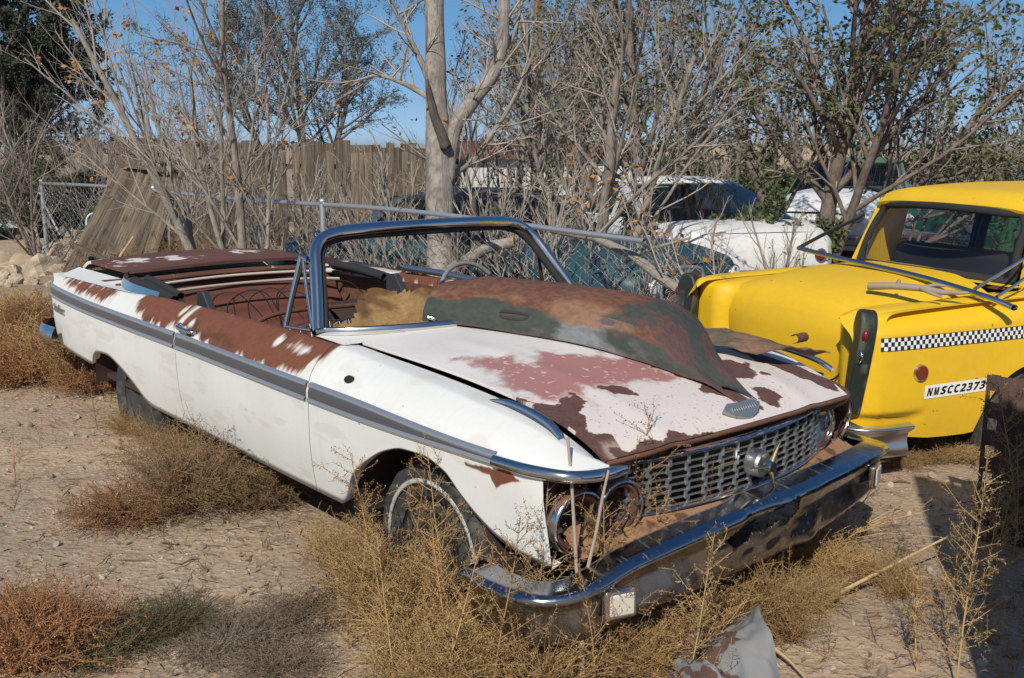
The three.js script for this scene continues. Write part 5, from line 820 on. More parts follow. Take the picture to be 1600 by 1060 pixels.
// world direction from screen-right / up / away
const SD = (x, y, z = 0) => { const v = RIGHT.clone().multiplyScalar(x).add(V(0, y, 0)).addScaledVector(V(FWD.x, 0, FWD.z).normalize(), z); return v.toArray(); };
{ // pale-barked elm with sawn limbs behind the windshield
  const D = 9.0, T = { wood: new GB(), twig: new GB(), leaf: new GB() }, r = rng(71), el = thing('elm_tree', 'pale grey tree trunk with sawn and broken limbs behind the windshield', 'tree', baseAt(693, D));
  const P = (x, y, dd = 0) => at(x, y, D + dd).sub(el.position), bk = [.33, .29, .25];
  const limb = (pts, rad, sides = 10, c = bk) => { const cv = new THREE.CatmullRomCurve3(pts, false, 'centripetal'), q = cv.getPoints(pts.length * 4); T.wood.tube(q, k => { const f = k * (rad.length - 1), i = Math.min(rad.length - 2, Math.floor(f)); return lerp(rad[i], rad[i + 1], f - i) * (1 + .04 * Math.sin(k * 40)); }, sides, c); return q; };
  const l0 = limb([V(0, -.2, 0), P(694, 470), P(690, 380), P(687, 300), P(685, 230), P(681, 140), P(679, 40), P(676, -80), P(670, -220)], [.17, .145, .132, .124, .110, .092, .086, .08, .06], 14);
  const l1 = limb([P(700, 290), P(703, 240), P(712, 196), P(738, 158), P(768, 120), P(783, 80), P(787, 30), P(790, -60), P(800, -160)], [.055, .066, .068, .066, .062, .055, .052, .045, .03]);
  limb([P(697, 232, -.12), P(690, 210, -.14), P(680, 185, -.14), P(671, 150, -.14), P(667, 124, -.14)], [.05, .047, .04, .03, .012], 8, [.10, .083, .07]);
  const l2 = limb([P(695, 440, -.05), P(712, 418, -.2), P(738, 402, -.3), P(760, 388, -.35), P(800, 379, -.4)], [.06, .055, .052, .050, .045]);
  const l3 = limb([P(754, 393, -.34), P(745, 368, -.33), P(740, 330, -.3), P(742, 300, -.25)], [.04, .03, .025, .015], 8, [.10, .085, .07]);
  const l4 = limb([P(682, 160), P(660, 146, .1), P(625, 128, .15), P(590, 118, .2), P(556, 126, .3)], [.035, .028, .022, .016, .008], 6);
  const l5 = limb([P(680, 150), P(664, 110, .1), P(645, 70, .1), P(625, 30, .2), P(600, -10, .2)], [.035, .03, .024, .018, .012], 6);
  const l6 = limb([P(700, 300, .1), P(708, 275, .1), P(740, 250, .2), P(765, 215, .2), P(800, 160, .2), P(835, 80, .2)], [.032, .03, .028, .024, .018, .01], 7);
  const l7 = limb([P(780, 90), P(800, 60, .1), P(812, 20, .1), P(820, -40, .1)], [.025, .02, .016, .01], 6);
  const o = { ...bare, levels: 4, start: 2, n: [0, 0, 5], lr: [0, 0, .5] };
  for (const [q, n, le] of [[l4, 9, .55], [l5, 9, .6], [l6, 12, .5], [l1, 14, .6], [l7, 7, .6], [l3, 4, .3]]) for (let k = 0; k < n; k++) { const f = .25 + .75 * (k + r()) / n, i = Math.min(q.length - 2, Math.floor(f * (q.length - 1))), tan = q[i + 1].clone().sub(q[i]).normalize(); const d = tan.multiplyScalar(.5).add(perp(tan, r)).add(V(0, .35, 0)).normalize(); grow(T, q[i], d, le * (.6 + r() * .7), .011, 2, r, o); }
  obj('trunk', T.wood.geo(), barkMat, el); obj('branches', T.twig.geo(), twigMat, el);
  // fresh sawn faces
  const cut = (p, n, rad, nm) => { const g = new THREE.CylinderGeometry(rad, rad * 1.02, .02, 16); g.applyQuaternion(new THREE.Quaternion().setFromUnitVectors(V(0, 1, 0), n.normalize())); g.translate(p.x, p.y, p.z); obj(nm, g, std(.34, .22, .12, .9), el); };
  cut(P(669, 166, -.07), V(...SD(-.8, .5, -.5)), .028, 'sawn_face'); cut(P(694, 186, -.07), V(...SD(.7, .6, -.5)), .026, 'sawn_face'); cut(P(802, 378, -.41), V(...SD(1, .1, -.2)), .046, 'sawn_face'); cut(P(738, 138, -.06), V(...SD(-.5, .8, -.5)), .022, 'sawn_face');
}
// bare multi-stem trees on the left, a few rust-coloured leaves left
const ORANGE = [[.42, .19, .045], [.34, .15, .04], [.45, .25, .08]];
tree('bare_tree', 'leaning many-stemmed bare tree with tufts of orange leaves', 'tree', treeGeo('b1', 11, [[SD(-.42, 1, .05), 3.3, .05], [SD(-.28, 1, .3), 2.9, .036, [-.05, .1]], [SD(-.12, 1, -.1), 2.6, .03, [.1, 0]]], { ...bare, n: [9, 7, 5], rr: [.42, .5, .55], leaf: 6, leafP: .06, ls: .06, lw: .6, lc: ORANGE, ang: [.45, .55, .6] }), baseAt(352, 10.2), 0);
tree('bare_tree', 'slim bare tree with upright forked stems in front of the board fence', 'tree', treeGeo('b2', 12, [[SD(-.10, 1, 0), 3.2, .05], [SD(-.30, 1, .1), 2.6, .035, [-.05, .05]], [SD(.22, 1, .1), 2.4, .03, [.05, .0]]], { ...bare, n: [8, 7, 5], rr: [.45, .5, .55], leaf: 4, leafP: .03, ls: .06, lw: .6, lc: ORANGE, ang: [.5, .55, .6] }), baseAt(396, 10.0), .4);
// thicket of fine grey branches over the planks
const th = treeGeo('th', 13, [[SD(-.5, .9, .1), 2.2, .022, [-.2, 0]], [SD(.2, 1, -.2), 2.3, .024, [.1, 0]], [SD(-.1, 1, .3), 2.5, .026], [SD(.7, .8, .1), 2.0, .02, [.2, .1]], [SD(-.8, .6, 0), 1.9, .02, [-.3, .2]], [SD(.4, .9, .2), 2.2, .02, [.3, 0]]], { ...bare, n: [9, 7, 5], rr: [.5, .5, .5], wig: [.22, .26, .3, .3], twig: DTWIG });
[[265, 15.6, 0], [110, 15.6, 1.3], [205, 16, 4.1], [60, 15.0, 2.6]].forEach(([x, D, a]) => tree('bare_thicket', 'tangled thicket of fine grey bare branches around the leaning planks', 'shrub', th, baseAt(x, D), a, 'bare thickets by the plank panel'));
// leafy trees
const leafy = { ...bare, levels: 4, n: [11, 9, 7], leaf: 9, leafLv: 2, ls: .07, lw: .55, ang: [.75, .7, .7] };
tree('evergreen_tree', 'dark dense evergreen tree at the edge of the yard over the pale blue sedan', 'tree', treeGeo('ev', 21, [[SD(.05, 1, 0), 4.2, .12], [SD(.35, 1, .1), 3.6, .08, [.2, 0]], [SD(-.4, 1, .2), 3.6, .08, [-.2, .1]]], { ...leafy, n: [14, 10, 8], leaf: 15, ls: .075, lc: [[.028, .042, .018], [.040, .058, .022], [.020, .032, .016]], bark: DTWIG, twig: DTWIG }), baseAt(20, 19), 0);
tree('green_shrub', 'low dark green shrub at the end of the chain link fence', 'shrub', treeGeo('gs', 22, [[SD(.1, 1, 0), 1.4, .03], [SD(-.6, .8, .1), 1.3, .03], [SD(.6, .8, .1), 1.3, .03], [SD(0, .7, .6), 1.2, .03]], { ...leafy, n: [10, 8, 6], leaf: 12, ls: .05, lc: [[.05, .075, .025], [.065, .085, .03]], bark: DTWIG, twig: DTWIG }), baseAt(75, 15.6), 0);
tree('feathery_tree', 'grey-green feathery tree rising behind the board fence', 'tree', treeGeo('ft', 23, [[SD(.05, 1, 0), 4.6, .09], [SD(-.35, 1, .1), 4.2, .07, [-.2, 0]], [SD(.38, 1, .2), 4.2, .07, [.2, .1]]], { ...leafy, n: [14, 10, 8], leaf: 9, ls: .055, lw: .32, lc: [[.060, .078, .055], [.075, .090, .065], [.050, .066, .048]], bark: DTWIG, twig: DTWIG, t0: [.32, .2, .15] }), baseAt(478, 22), 0);
// shrubs along the fence: pale upright suckers
const su = [31, 32, 33].map((s, i) => treeGeo('su' + i, s, [[SD(-.25, 1, 0), 1.5, .018], [SD(.15, 1, .2), 1.6, .02, [.1, 0]], [SD(.35, 1, -.1), 1.3, .016, [.15, .1]], [SD(-.5, 1, .1), 1.2, .014, [-.15, 0]], [SD(0, 1, -.3), 1.3, .015, [0, -.1]]], { ...bare, levels: 3, n: [11, 6], lr: [.34, .4], ang: [.45, .5], wig: [.14, .2, .25], leaf: 1, leafP: .10, ls: .05, lc: [[.20, .20, .06], [.32, .24, .08], [.12, .13, .05]], bark: TWIG, twig: [.36, .31, .26] }));
[[470, 10.8, .9], [510, 10.6, 1.0], [548, 11.2, 1.1], [590, 10.2, 1.0], [628, 10.6, 1.15], [655, 9.6, .8], [735, 9.2, .9], [775, 9.6, 1.15], [810, 8.9, .9], [850, 9.4, 1.0], [900, 8.8, .8], [960, 9.2, .75], [1010, 8.4, .7], [1075, 9.2, .75], [1215, 9.4, .8], [440, 12.4, 1.1], [700, 12.6, 1.1]].forEach(([x, D, s], i) => { const t = tree('sucker_shrub', 'pale bare upright sucker shrub growing along the chain link fence', 'shrub', su[i % 3], baseAt(x, D), i * 1.9, 'sucker shrubs along the chain link fence'); t.scale.setScalar(s); });
// mid trees
const OLIVE = [[.085, .105, .030], [.11, .12, .038], [.065, .085, .026], [.15, .13, .05]];
tree('forked_tree', 'bare forked tree with a long limb reaching over the teal wreck', 'tree', treeGeo('m1', 41, [[SD(-.05, 1, 0), 2.7, .07], [SD(.45, 1, .1), 2.8, .05, [.05, 0]], [SD(-.35, 1, .2), 2.3, .04]], { ...bare, n: [10, 7, 5], rr: [.48, .5, .55], leaf: 4, leafP: .2, ls: .05, lc: OLIVE }), baseAt(935, 9.9), 0);
tree('forked_tree', 'slender bare tree with upswept branches beside the rusty pole', 'tree', treeGeo('m2', 42, [[SD(.1, 1, 0), 3.0, .05], [SD(-.3, 1, .2), 2.4, .04], [SD(.5, 1, 0), 2.2, .03]], { ...bare, n: [9, 7, 5], rr: [.48, .5, .55], leaf: 3, leafP: .15, ls: .05, lc: OLIVE }), baseAt(792, 10.6), 1);
const m3 = treeGeo('m3', 43, [[SD(.08, 1, 0), 3.8, .085], [SD(.40, 1, .1), 3.4, .06, [.1, 0]], [SD(-.35, 1, 0), 3.3, .06, [-.1, 0]]], { ...leafy, n: [13, 9, 7], leaf: 3, leafP: .5, ls: .06, lc: OLIVE, bark: DTWIG, twig: [.27, .225, .19], t0: [.3, .2, .2] });
tree('olive_tree', 'thin-leaved olive-green tree standing left of the white coupe', 'tree', m3, baseAt(985, 13), 0);
tree('olive_tree', 'thin-leaved olive-green tree close behind the rusty pole', 'tree', m3, baseAt(905, 15), 2.2);
tree('spreading_tree', 'broad-crowned green and brown tree between the white coupe and the rounded sedan', 'tree', treeGeo('m4', 44, [[SD(-.02, 1, 0), 3.5, .10], [SD(.62, .8, .1), 3.2, .06, [.08, 0]], [SD(-.42, 1, .1), 3.1, .06, [-.08, 0]], [SD(.30, 1, -.1), 3.2, .06], [SD(.95, .6, .0), 3.0, .04]], { ...leafy, n: [13, 9, 7], leaf: 5, leafP: .45, ls: .065, lc: [[.085, .115, .030], [.10, .125, .035], [.17, .11, .04], [.065, .09, .026]], bark: [.20, .155, .125], twig: [.25, .205, .17], t0: [.3, .2, .2] }), baseAt(1272, 11.2), 0);
const gb = treeGeo('gb', 45, [[SD(.2, 1, 0), 1.0, .02], [SD(-.5, .9, .1), .9, .02], [SD(.7, .8, .1), .9, .02], [SD(0, .8, .5), .9, .02]], { ...leafy, levels: 3, n: [10, 8], leaf: 12, ls: .06, lc: [[.075, .10, .025], [.10, .12, .03], [.055, .078, .022]], lr: [.45, .45] });
[['leafy green bush under the broad-crowned tree', 1205, 11, 1.1], ['small leafy green bush against the white coupe', 1000, 10.2, .9], ['leafy green bush rooted at the elm by the fence', 655, 9.6, .55]].forEach(([l, x, D, s], i) => tree('leafy_bush', l, 'bush', gb, baseAt(x, D), i * 2).scale.setScalar(s));
const fb = treeGeo('fb', 46, [[SD(0, 1, 0), 4.0, .06], [SD(.4, 1, .2), 3.5, .05], [SD(-.4, 1, -.2), 3.5, .05]], { ...bare, n: [9, 7, 5], rr: [.45, .5, .5], wig: [.12, .2, .25, .3], bark: DTWIG, twig: [.30, .25, .22] });
[[1150, 22, 0, .95], [1060, 25, 1, 1.1], [740, 30, 2, .9], [1590, 26, 4, .8], [1440, 28, 5, .7], [880, 24, 8, 1.1], [1330, 30, 9, .9], [1240, 36, .7, .9], [1530, 38, 1.7, .6]].forEach(([x, D, a, s]) => tree('distant_bare_tree', 'greyish bare tree standing far behind the parked cars', 'tree', fb, baseAt(x, D), a, 'bare trees far behind the cars').scale.setScalar(s));
[[700, 24], [745, 26], [790, 30], [835, 24], [1010, 22], [1060, 24], [1105, 21], [1140, 26], [1180, 20], [1225, 23], [1290, 21], [1340, 24], [1385, 20], [1420, 26], [1470, 30], [1540, 34], [1590, 28]].forEach(([x, D], i) => tree('distant_shrub', 'rounded dark shrub in the row far behind the parked cars', 'shrub', i % 3 ? gb : su[i % 3], baseAt(x, D), i * 1.4, 'shrubs far behind the parked cars').scale.setScalar(1.25 + (i * 37 % 10) * .06));
// fallen limb over the teal wreck
{ const G = new GB(), b = [.27, .23, .19]; const L1 = [at(860, 360, 7.9), at(930, 372, 7.7), at(990, 400, 7.4), at(1040, 440, 7.1), at(1095, 470, 6.9)]; G.tube(L1, [.022, .03, .035, .04, .045], 8, b); G.tube([at(1040, 395, 7.6), at(1075, 440, 7.0), at(1110, 455, 6.9)], [.014, .022, .026], 6, b); G.tube([at(990, 400, 7.4), at(1030, 385, 7.5), at(1080, 372, 7.6)], [.02, .014, .008], 6, b); G.tube([at(930, 372, 7.7), at(960, 340, 7.7), at(975, 310, 7.7)], [.014, .01, .006], 5, b);
  const r = rng(3), T = { wood: G, twig: G, leaf: new GB() }; for (let k = 0; k < 10; k++) { const p = L1[1 + k % 4].clone().add(jit(r, .2)); grow(T, p, V(...SD(r() - .5, .8, r() - .5)).normalize(), .6, .008, 2, r, { ...bare, start: 2, leaf: 4, leafP: .5, ls: .06, lc: ORANGE }); }
  const fl = thing('fallen_branch', 'fallen grey limb lying across the nose of the teal wreck', 'branch', [0, 0, 0]); obj('limb_wood', G.geo(), twigMat, fl); obj('dry_leaves', T.leaf.geo(), leafMat, fl); }

// ---- dry weeds
const GOLD = { stem: [.46, .31, .14], bits: [[.33, .205, .085], [.42, .28, .13], [.22, .13, .05], [.27, .17, .07]] }, BROWN = { stem: [.26, .16, .08], bits: [[.20, .118, .052], [.15, .09, .042], [.26, .16, .075], [.12, .10, .05]] }, RED = { stem: [.30, .15, .07], bits: [[.27, .13, .05], [.20, .095, .04], [.34, .19, .085]] }, GREY = { stem: [.26, .20, .145], bits: [[.19, .145, .10], [.14, .11, .07], [.27, .205, .14]] }, GREENISH = { stem: [.17, .15, .08], bits: [[.10, .105, .05], [.14, .125, .06], [.085, .09, .045]] };
function bits(G, p, d, r, c, n, s) { for (let k = 0; k < n; k++) { const q = p.clone().add(jit(r, s * .8)), ld = perp(d, r).addScaledVector(d, .5).normalize(); G.leaf(q, ld, perp(ld, r), s * (.6 + r() * .9), s * .38, shade(c.bits[Math.floor(r() * c.bits.length)], r, .5)); } }
function weedStalk(seed, h, c, dens = 1, lean = .15, spread = .34) {
  const G = new GB(), r = rng(seed), d = V((r() - .5) * lean * 2, 1, (r() - .5) * lean * 2).normalize(), n = 9, pts = [V(0, -.03, 0)];
  for (let i = 1; i <= n; i++) { d.add(jit(r, .10)).normalize(); pts.push(pts[i - 1].clone().addScaledVector(d, h / n)); }
  G.tube(pts, k => lerp(.0042, .0012, k) * (h / .6) ** .5, 4, c.stem, false);
  const nb = Math.round(h * 46 * dens);
  for (let k = 0; k < nb; k++) {
    const t = .10 + .88 * (k + r()) / nb, f = t * n, i = Math.min(n - 1, Math.floor(f)), q = pts[i].clone().lerp(pts[i + 1], f - i), tan = pts[i + 1].clone().sub(pts[i]).normalize(), len = h * spread * (1.05 - .75 * t) * (.5 + r() * .8), bd = perp(tan, r).multiplyScalar(.85).addScaledVector(tan, .65).normalize(), bp = [q];
    const ns = 4; for (let j = 1; j <= ns; j++) { bd.add(jit(r, .35)); bd.y += .07; bd.normalize(); bp.push(bp[j - 1].clone().addScaledVector(bd, len / ns)); }
    G.tube(bp, kk => lerp(.0016, .0007, kk), 3, shade(c.stem, r), false);
    const nn = Math.round(len / .014); for (let j = 1; j <= nn; j++) { const ff = j / nn * ns, ii = Math.min(ns - 1, Math.floor(ff)), p = bp[ii].clone().lerp(bp[ii + 1], ff - ii); bits(G, p, bd, r, c, 2, .0105);
      if (r() < .28) { const sd = perp(bd, r).addScaledVector(bd, .8).normalize(), sl = .03 + r() * .04, e = p.clone().addScaledVector(sd, sl); G.tube([p, e], .0007, 3, c.stem, false); for (let m = 1; m <= 4; m++) bits(G, p.clone().lerp(e, m / 4), sd, r, c, 2, .009); } }
  }
  return G.geo();
}
function weedMound(seed, R, H, n, c, dens = 1) { // rounded dry bush of many fine stems
  const G = new GB(), r = rng(seed);
  for (let k = 0; k < n; k++) {
    const a = r() * 6.28, e = Math.pow(r(), .6), d = V(Math.cos(a) * e * R, H * (.45 + .6 * Math.sqrt(Math.max(0, 1 - e * e)) * r()), Math.sin(a) * e * R), len = d.length() * (.75 + r() * .4); d.normalize(); const bp = [V((r() - .5) * R * .35, -.02, (r() - .5) * R * .35)], ns = 5; d.y += .25; d.normalize();
    for (let j = 1; j <= ns; j++) { d.add(jit(r, .32)); d.y -= .05; d.normalize(); const q = bp[j - 1].clone().addScaledVector(d, len / ns); q.y = Math.max(q.y, .01); bp.push(q); }
    G.tube(bp, kk => lerp(.0024, .0008, kk), 3, shade(c.stem, r), false);
    const nb = Math.round(6 * dens); for (let b = 0; b < nb; b++) { const t = .25 + .75 * r(), f = t * ns, i = Math.min(ns - 1, Math.floor(f)), q = bp[i].clone().lerp(bp[i + 1], f - i), bd = perp(d, r).addScaledVector(d, .7).normalize(), bl = .05 + r() * .11, e2 = q.clone().addScaledVector(bd, bl).add(jit(r, .03)); e2.y = Math.max(e2.y, .012); G.tube([q, q.clone().lerp(e2, .5).add(jit(r, .014)), e2], .0009, 3, shade(c.stem, r), false); const nn = Math.round(bl / .016); for (let m = 1; m <= nn; m++) bits(G, q.clone().lerp(e2, m / nn), bd, r, c, 2, .0095); }
  }
  return G.geo();
}
let vk = 0; const dryMats = [[1, 1, 1], [.82, .78, .72], [1.1, 1.04, .95], [.9, .92, .9], [.72, .66, .6]].map(c => vcol(.95, { color: L(...c) }));
function put(name, geo, mat, px, py, turn, s, label, cat, group, tilt) { const p = onGround(px, py), m = obj(name, geo, mat === dryMat ? dryMats[vk = (vk + 3) % 5] : mat); m.position.set(p.x, groundY(p.x, p.z), p.z); m.rotation.set(tilt?.[0] ?? 0, turn, tilt?.[1] ?? 0); if (Array.isArray(s)) m.scale.set(...s); else m.scale.setScalar(s); m.userData = { label, category: cat }; if (group) m.userData.group = group; return m; }
{
  const gs = [51, 52, 53, 54, 55, 56].map((s, i) => weedStalk(s, [.62, .74, .55, .80, .48, .66][i], GOLD, 1.0)), gm = [61, 62, 63].map((s, i) => weedMound(s, .30, .30, 90, GOLD)), bm = [64, 65].map(s => weedMound(s, .42, .42, 230, BROWN, 1.2)), rm = [66, 67].map(s => weedMound(s, .30, .24, 120, RED)), ym = weedMound(68, .30, .14, 130, GREY, .8), vm = [weedMound(69, .22, .13, 90, GREENISH), weedMound(70, .3, .2, 110, GREENISH)], big = weedMound(73, .55, .55, 200, GOLD, .9);
  const r = rng(8), bumperSpot = (x, y) => x < 660 ? 'tall golden dry weed beside the front wheel of the white convertible' : x < 800 ? 'tall golden dry weed under the wrapped end of the chrome bumper' : x < 1000 ? 'tall golden dry weed around the forked sapling' : 'tall golden dry weed close to the torn scrap metal', G1 = 'golden weeds round the convertible bumper';
  // golden stalks and mounds round the front bumper and wheel
  const stalks = [[560, 965], [610, 1000], [655, 1020], [700, 1040], [745, 1050], [700, 985], [780, 1075], [640, 960], [590, 930], [830, 1060], [870, 1085], [960, 1070], [1000, 1050], [1040, 1010], [1010, 985], [1085, 985], [930, 1100], [760, 1110], [680, 1100], [620, 1075], [1070, 1090], [980, 1015], [545, 1010], [1110, 940], [720, 1015]];
  stalks.forEach(([x, y], i) => put('dry_weed', gs[i % 6], dryMat, x, y, i * 1.7, .68 + r() * .42, bumperSpot(x, y), 'weed', G1, [(r() - .5) * .3, (r() - .5) * .3]));
  [[535, 875], [585, 925], [625, 965], [665, 1010], [725, 1055], [790, 1080], [870, 1085], [960, 1065], [1030, 1050], [1085, 1000], [640, 1070], [700, 1095], [1145, 975], [980, 1005]].forEach(([x, y], i) => put('dry_weed_clump', gm[i % 3], dryMat, x, y, i * 2.3, .62 + r() * .4, x < 680 ? 'bushy golden dry weed clump beside the convertible front wheel' : x < 900 ? 'bushy golden dry weed clump before the wrapped end of the bumper' : x < 1100 ? 'bushy golden dry weed clump between the sapling and the scrap metal' : 'bushy golden dry weed clump between the scrap metal and the bumper', 'weed', 'golden weed clumps round the convertible'));
  put('dry_bush', bm[0], dryMat, 300, 790, 0, [1.25, 1.0, 1.0], 'big dark brown dry bush below the convertible door', 'bush'); put('dry_bush', bm[1], dryMat, 400, 790, 2, .72, 'smaller brown dry bush at the foot of the convertible door', 'bush'); put('dry_bush', rm[0], dryMat, 200, 815, 1, [1.15, .75, 1], 'low reddish brown dry bush spreading over the bare dirt', 'bush');
  put('fallen_weed', weedStalk(81, .85, GOLD, .5, .05, .3), dryMat, 322, 770, 1.0, 1, 'toppled golden weed lying against the convertible door', 'weed', null, [-.9, -.7]);
  put('red_weed', rm[1], dryMat, 45, 1040, 0, 1.1, 'reddish dry weed clump in the corner of bare dirt', 'weed'); put('red_weed', rm[0], dryMat, 110, 1010, 2.2, .8, 'small reddish dry weed beside the green ground cover', 'weed'); put('red_weed', rm[1], dryMat, 10, 985, 4, .7, 'narrow reddish dry weed next to the larger red clump', 'weed');
  [[205, 1000], [265, 985], [150, 1025]].forEach(([x, y], i) => put('ground_cover_weed', vm[i % 2], dryMat, x, y, i, [.8, .55 + r() * .2, .7], 'low dark green weed mat on the dirt before the convertible', 'weed', 'green weed mats on the dirt'));
  [[340, 1010], [405, 985], [440, 1035], [470, 960]].forEach(([x, y], i) => put('grey_weed', ym, dryMat, x, y, i * 1.3, [.8, .3 + r() * .15, .8], 'flattened grey dead weed mat on the dirt before the convertible', 'weed', 'grey dead weed mats'));
  // behind the car's tail and along its far side
  [[30, 600], [75, 585], [10, 560], [110, 600], [50, 540], [25, 510], [150, 610]].forEach(([x, y], i) => put('tail_weed', i % 2 ? gm[i % 3] : rm[i % 2], dryMat, x, y, i * 1.1, 1.2 + r() * .5, 'tan dry weed behind the tail of the convertible', 'weed', 'dry weeds behind the convertible tail'));
  // between the cars and on the right
  put('dead_tumbleweed', (() => { const G = new GB(), q = rng(90); for (let k = 0; k < 26; k++) { const a = q() * 6.28, d = V(Math.cos(a), .35 + q() * .5, Math.sin(a)).normalize(), p = [V(0, .02, 0)]; for (let j = 1; j <= 5; j++) { d.add(jit(q, .25)); d.y -= .08; d.normalize(); const e = p[j - 1].clone().addScaledVector(d, .085); e.y = Math.max(.015, e.y); p.push(e); } G.tube(p, k2 => lerp(.0035, .001, k2), 4, [.50, .34, .16], false); for (let b = 0; b < 5; b++) { const s = p[1 + Math.floor(q() * 4)], e = s.clone().add(jit(q, .22)); e.y = Math.max(.01, e.y); G.tube([s, e], .0011, 3, [.42, .28, .13], false); bits(G, e, d, q, GOLD, 6, .012); } } return G.geo(); })(), dryMat, 1310, 850, 0, 1.0, 'radiating dead tumbleweed skeleton on the dirt in front of the chrome bumper', 'weed');
  [[1240, 880], [1200, 905], [1290, 905], [1350, 900], [1265, 950], [1400, 930], [1225, 1000]].forEach(([x, y], i) => put('small_weed', gm[i % 3], dryMat, x, y, i * 2, .42 + r() * .3, 'small tan dry weed in front of the chrome bumper', 'weed', 'small weeds in front of the bumper'));
  [[1435, 1055], [1495, 1080], [1478, 990], [1540, 940], [1570, 1095], [1530, 1020]].forEach(([x, y], i) => put('shadow_edge_weed', gs[(i + 2) % 6], dryMat, x, y, i * 1.3, .75 + r() * .3, 'upright golden weed along the edge of the hard dark wall shadow', 'weed', 'weeds along the wall shadow', [(r() - .5) * .2, (r() - .5) * .2]));
  [[1555, 850], [1595, 850], [1580, 885]].forEach(([x, y], i) => put('support_weed', gs[i % 6], dryMat, x, y, i * 2.1, .95 + r() * .3, 'tall golden weed growing in front of the rusty radiator support', 'weed', 'weeds by the radiator support', [(r() - .5) * .2, (r() - .5) * .2]));
  [[1445, 722], [1490, 716], [1520, 722], [1465, 714], [1410, 728]].forEach(([x, y], i) => put('taxi_weed', gm[i % 3], dryMat, x, y, i, [.6, .3 + r() * .15, .6], 'low dry weed on the ground beside the yellow taxi', 'weed', 'low weeds beside the taxi'));
  put('golden_bush', big, dryMat, 300, 455, 0, 1.5, 'round golden dry bush beside the leaning plank panel', 'bush');
  [[250, 440], [350, 450], [180, 450], [420, 445], [500, 450], [560, 460]].forEach(([x, y], i) => put('fence_weed', i % 2 ? gm[i % 3] : bm[0], dryMat, x, y, i, 1.5, 'dry weed growing at the foot of the chain link fence', 'weed', 'weeds at the foot of the fence'));
  [[232, 690], [198, 676], [262, 705]].forEach(([x, y], i) => put('tyre_weed', gm[i % 3], dryMats[1], x, y, i, .55, 'small brown dry weed against the sunken rear tyre', 'weed', 'weeds against the rear tyre'));
  { const q = rng(123), geos = [BROWN, GREENISH, RED].map((c, i) => weedStalk(140 + i, .16, c, .9, .3, .5)); for (let i = 0; i < 46; i++) { const l = q() < .6, x = l ? q() * 420 : 1210 + q() * 280, y = l ? 640 + q() * 330 : 800 + q() * 250; if (l && x > 120 && y < 850) continue; put('sprig', geos[i % 3], dryMats[i % 5], x, y, q() * 6, .4 + q() * .7, 'tiny dry sprig lying on the bare dirt', 'weed', 'tiny sprigs on the dirt', [(q() - .5) * 1.6, (q() - .5) * 1.6]); } }
  // single seedlings on the bare dirt
  [[24, 760, .30], [152, 668, .34], [60, 700, .22], [470, 720, .2], [1395, 905, .3], [1425, 985, .3], [1370, 1010, .25]].forEach(([x, y, h], i) => put('seedling', weedStalk(100 + i, h, i % 2 ? BROWN : RED, .5, .1, .22), dryMat, x, y, i, 1, 'thin lone dry seedling standing on bare dirt', 'weed', 'lone seedlings on the dirt'));
}
{ // forked sapling in front of the bumper
  const D = 3.22, b = baseAt(911, D), sp = thing('forked_sapling', 'forked leafless sapling standing in front of the right headlights', 'sapling', b), G = new GB(), c = [.34, .27, .21], P = (x, y, d = 0) => at(x, y, D + d).sub(b);
  G.tube([V(0, -.05, 0), P(910, 1040), P(908, 980), P(907, 930)], [.010, .009, .0085, .0085], 8, c); G.tube([P(907, 935), P(901, 890), P(897, 820), P(893, 750), P(887, 684)], [.0075, .0068, .006, .0055, .005], 7, c); G.tube([P(908, 932), P(918, 890), P(932, 830), P(942, 775), P(951, 735)], [.007, .0062, .0055, .005, .004], 7, c);
  obj('stem_wood', G.geo(), vcol(.9), sp);
}
{ // long dry canes
  const cane = (pts, rad, l) => { const G = new GB(); G.tube(new THREE.CatmullRomCurve3(pts).getPoints(14), k => lerp(rad, rad * .35, k), 6, [.50, .36, .18]); solo('dry_cane', G.geo(), dryMat, l, 'stick'); };
  const g = (x, y, h) => onGround(x, y).setY(.03 + h);
  cane([g(1288, 950, 0), g(1380, 920, .05), g(1460, 895, .10), g(1500, 885, .13)], .009, 'long pale dry cane lying across the weeds toward the hard dark shadow'); cane([g(1200, 1028, .02), g(1232, 1050, .01), g(1262, 1078, 0)], .008, 'short pale dry cane beside the torn scrap metal'); cane([g(1196, 935, 0), at(1230, 850, 4.0), at(1262, 790, 4.05)], .006, 'thin pale cane leaning on the chrome bumper');
}
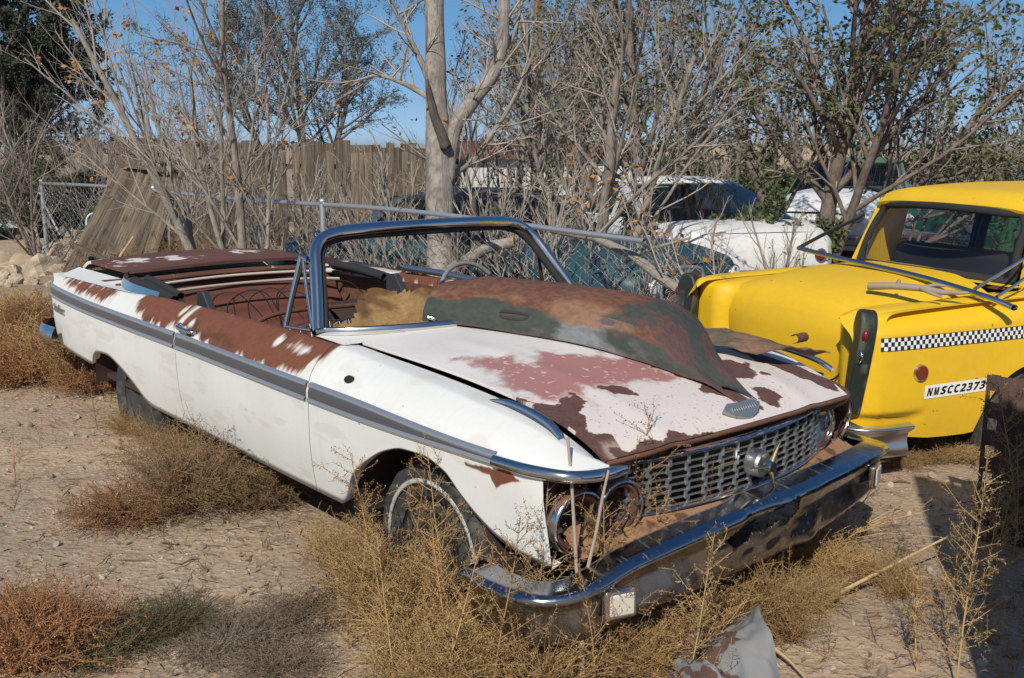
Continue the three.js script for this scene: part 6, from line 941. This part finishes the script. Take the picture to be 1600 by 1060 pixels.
{ // torn scrap sheet at the bottom
  const o = onGround(1112, 1045), sc = thing('scrap_metal', 'torn scrap sheet metal, pale grey and rust brown, lying in the golden weeds', 'scrap metal', [o.x, 0, o.z], -.6);
  const t = mapped(tex(256, 256, (u, v) => { const a = fbm(u * 6, v * 6, 5, 321); return [...mixc([.17, .172, .175, .65], [.09, .05, .038, .85], sstep(-.03, .02, a * .8 + (.66 - v) * 1.1)), .5 + a * .3]; }, { clamp: true }));
  const sheet = (w, d, h, s) => thick(grid(40, 30, (a, b) => { // ragged outline: every edge pulled in and out by noise
    const ex = 1 + .30 * fbm(b * 3 + s, (a > .5 ? 7 : 3) + s, 4, s), ez = 1 + .32 * fbm(a * 3 + s, (b > .5 ? 9 : 1) + s, 4, s + 1), x = (a - .5) * w * ex, z = (.5 - b) * d * ez, e = Math.max(Math.abs(a - .5), Math.abs(b - .5)) * 2;
    return [x, h + .05 * Math.sin(a * 3.1) * (.5 + b) + .07 * fbm(a * 3 + s, b * 3, 4, s) + .04 * b - .05 * sstep(.7, 1, e) * (.5 + n2(a * 4, b * 4, s)), z, a, b];
  }), .003);
  obj('torn_sheet', sheet(.36, .34, .04, 5), t, sc); const g2 = sheet(.26, .09, .03, 8); g2.rotateY(.7); g2.rotateZ(-.15); g2.translate(.24, .0, .10); obj('torn_strip', g2, t, sc); 
}
{ // ground litter: twigs, chips and pebbles nobody could count
  const r = rng(99), q = new THREE.Matrix4(), add = (name, geo, mat, n, f, label) => { const m = new THREE.InstancedMesh(geo, mat, n); m.name = name; for (let i = 0; i < n; i++) { const [p, rot, s, col] = f(); q.compose(p, new THREE.Quaternion().setFromEuler(rot), s); m.setMatrixAt(i, q); m.setColorAt(i, col); } m.castShadow = m.receiveShadow = true; m.userData = { label, category: 'litter', kind: 'stuff' }; scene.add(m); };
  const spot = () => { for (; ;) { const x = lerp(-9, 4, Math.pow(r(), .8)), z = lerp(-6, 4.2, r()); const d = Math.hypot(x - CAM.x, z - CAM.z); if (r() < 5 / (d + 1)) return [x, z]; } };
  const tw = new GB(); tw.tube([V(-.5, 0, 0), V(-.15, .03, .05), V(.2, .0, -.04), V(.5, .04, .02)], [.014, .02, .016, .007], 4, [1, 1, 1]);
  add('twig_litter', tw.geo(), new THREE.MeshStandardMaterial({ roughness: .95 }), 9000, () => { const [x, z] = spot(), s = .03 + r() * r() * .16; const k = .5 + r(); return [V(x, groundY(x, z) + .004 + r() * .008, z), new THREE.Euler((r() - .5) * .3, r() * 6.28, (r() - .5) * .4), V(s, s * (.8 + r()), s), L(.24 * k, .175 * k, .115 * k)]; }, 'dry twigs and plant litter scattered over the dirt');
  const pb = new THREE.IcosahedronGeometry(1, 1); { const P = pb.attributes.position; for (let i = 0; i < P.count; i++) { const k = 1 + .25 * n2(P.getX(i) * 3 + P.getY(i) * 5, P.getZ(i) * 3, 5); P.setXYZ(i, P.getX(i) * k, P.getY(i) * k * .7, P.getZ(i) * k); } pb.computeVertexNormals(); }
  add('pebble_litter', pb, new THREE.MeshStandardMaterial({ roughness: .95 }), 5000, () => { const [x, z] = spot(), s = .003 + Math.pow(r(), 4) * .026, k = .6 + r() * .7; return [V(x, groundY(x, z) + s * .3, z), new THREE.Euler(r() * 6, r() * 6, r() * 6), V(s, s, s), L(.38 * k, .30 * k, .23 * k)]; }, 'small pale pebbles scattered over the dirt');
  const lf = new GB(); lf.leaf(V(-.5, 0, 0), V(1, .1, 0).normalize(), V(0, 1, 0), 1, .4, [1, 1, 1]);
  add('leaf_litter', lf.geo(), new THREE.MeshStandardMaterial({ roughness: .95, side: THREE.DoubleSide }), 5000, () => { const [x, z] = spot(), s = .012 + r() * .035, k = .5 + r() * .9; return [V(x, groundY(x, z) + .006, z), new THREE.Euler((r() - .5) * 1.2, r() * 6.28, (r() - .5) * 1.2), V(s, s, s), L(.20 * k, .135 * k, .075 * k)]; }, 'dead leaves and chaff scattered over the dirt');
}
renderer.render(scene, camera);
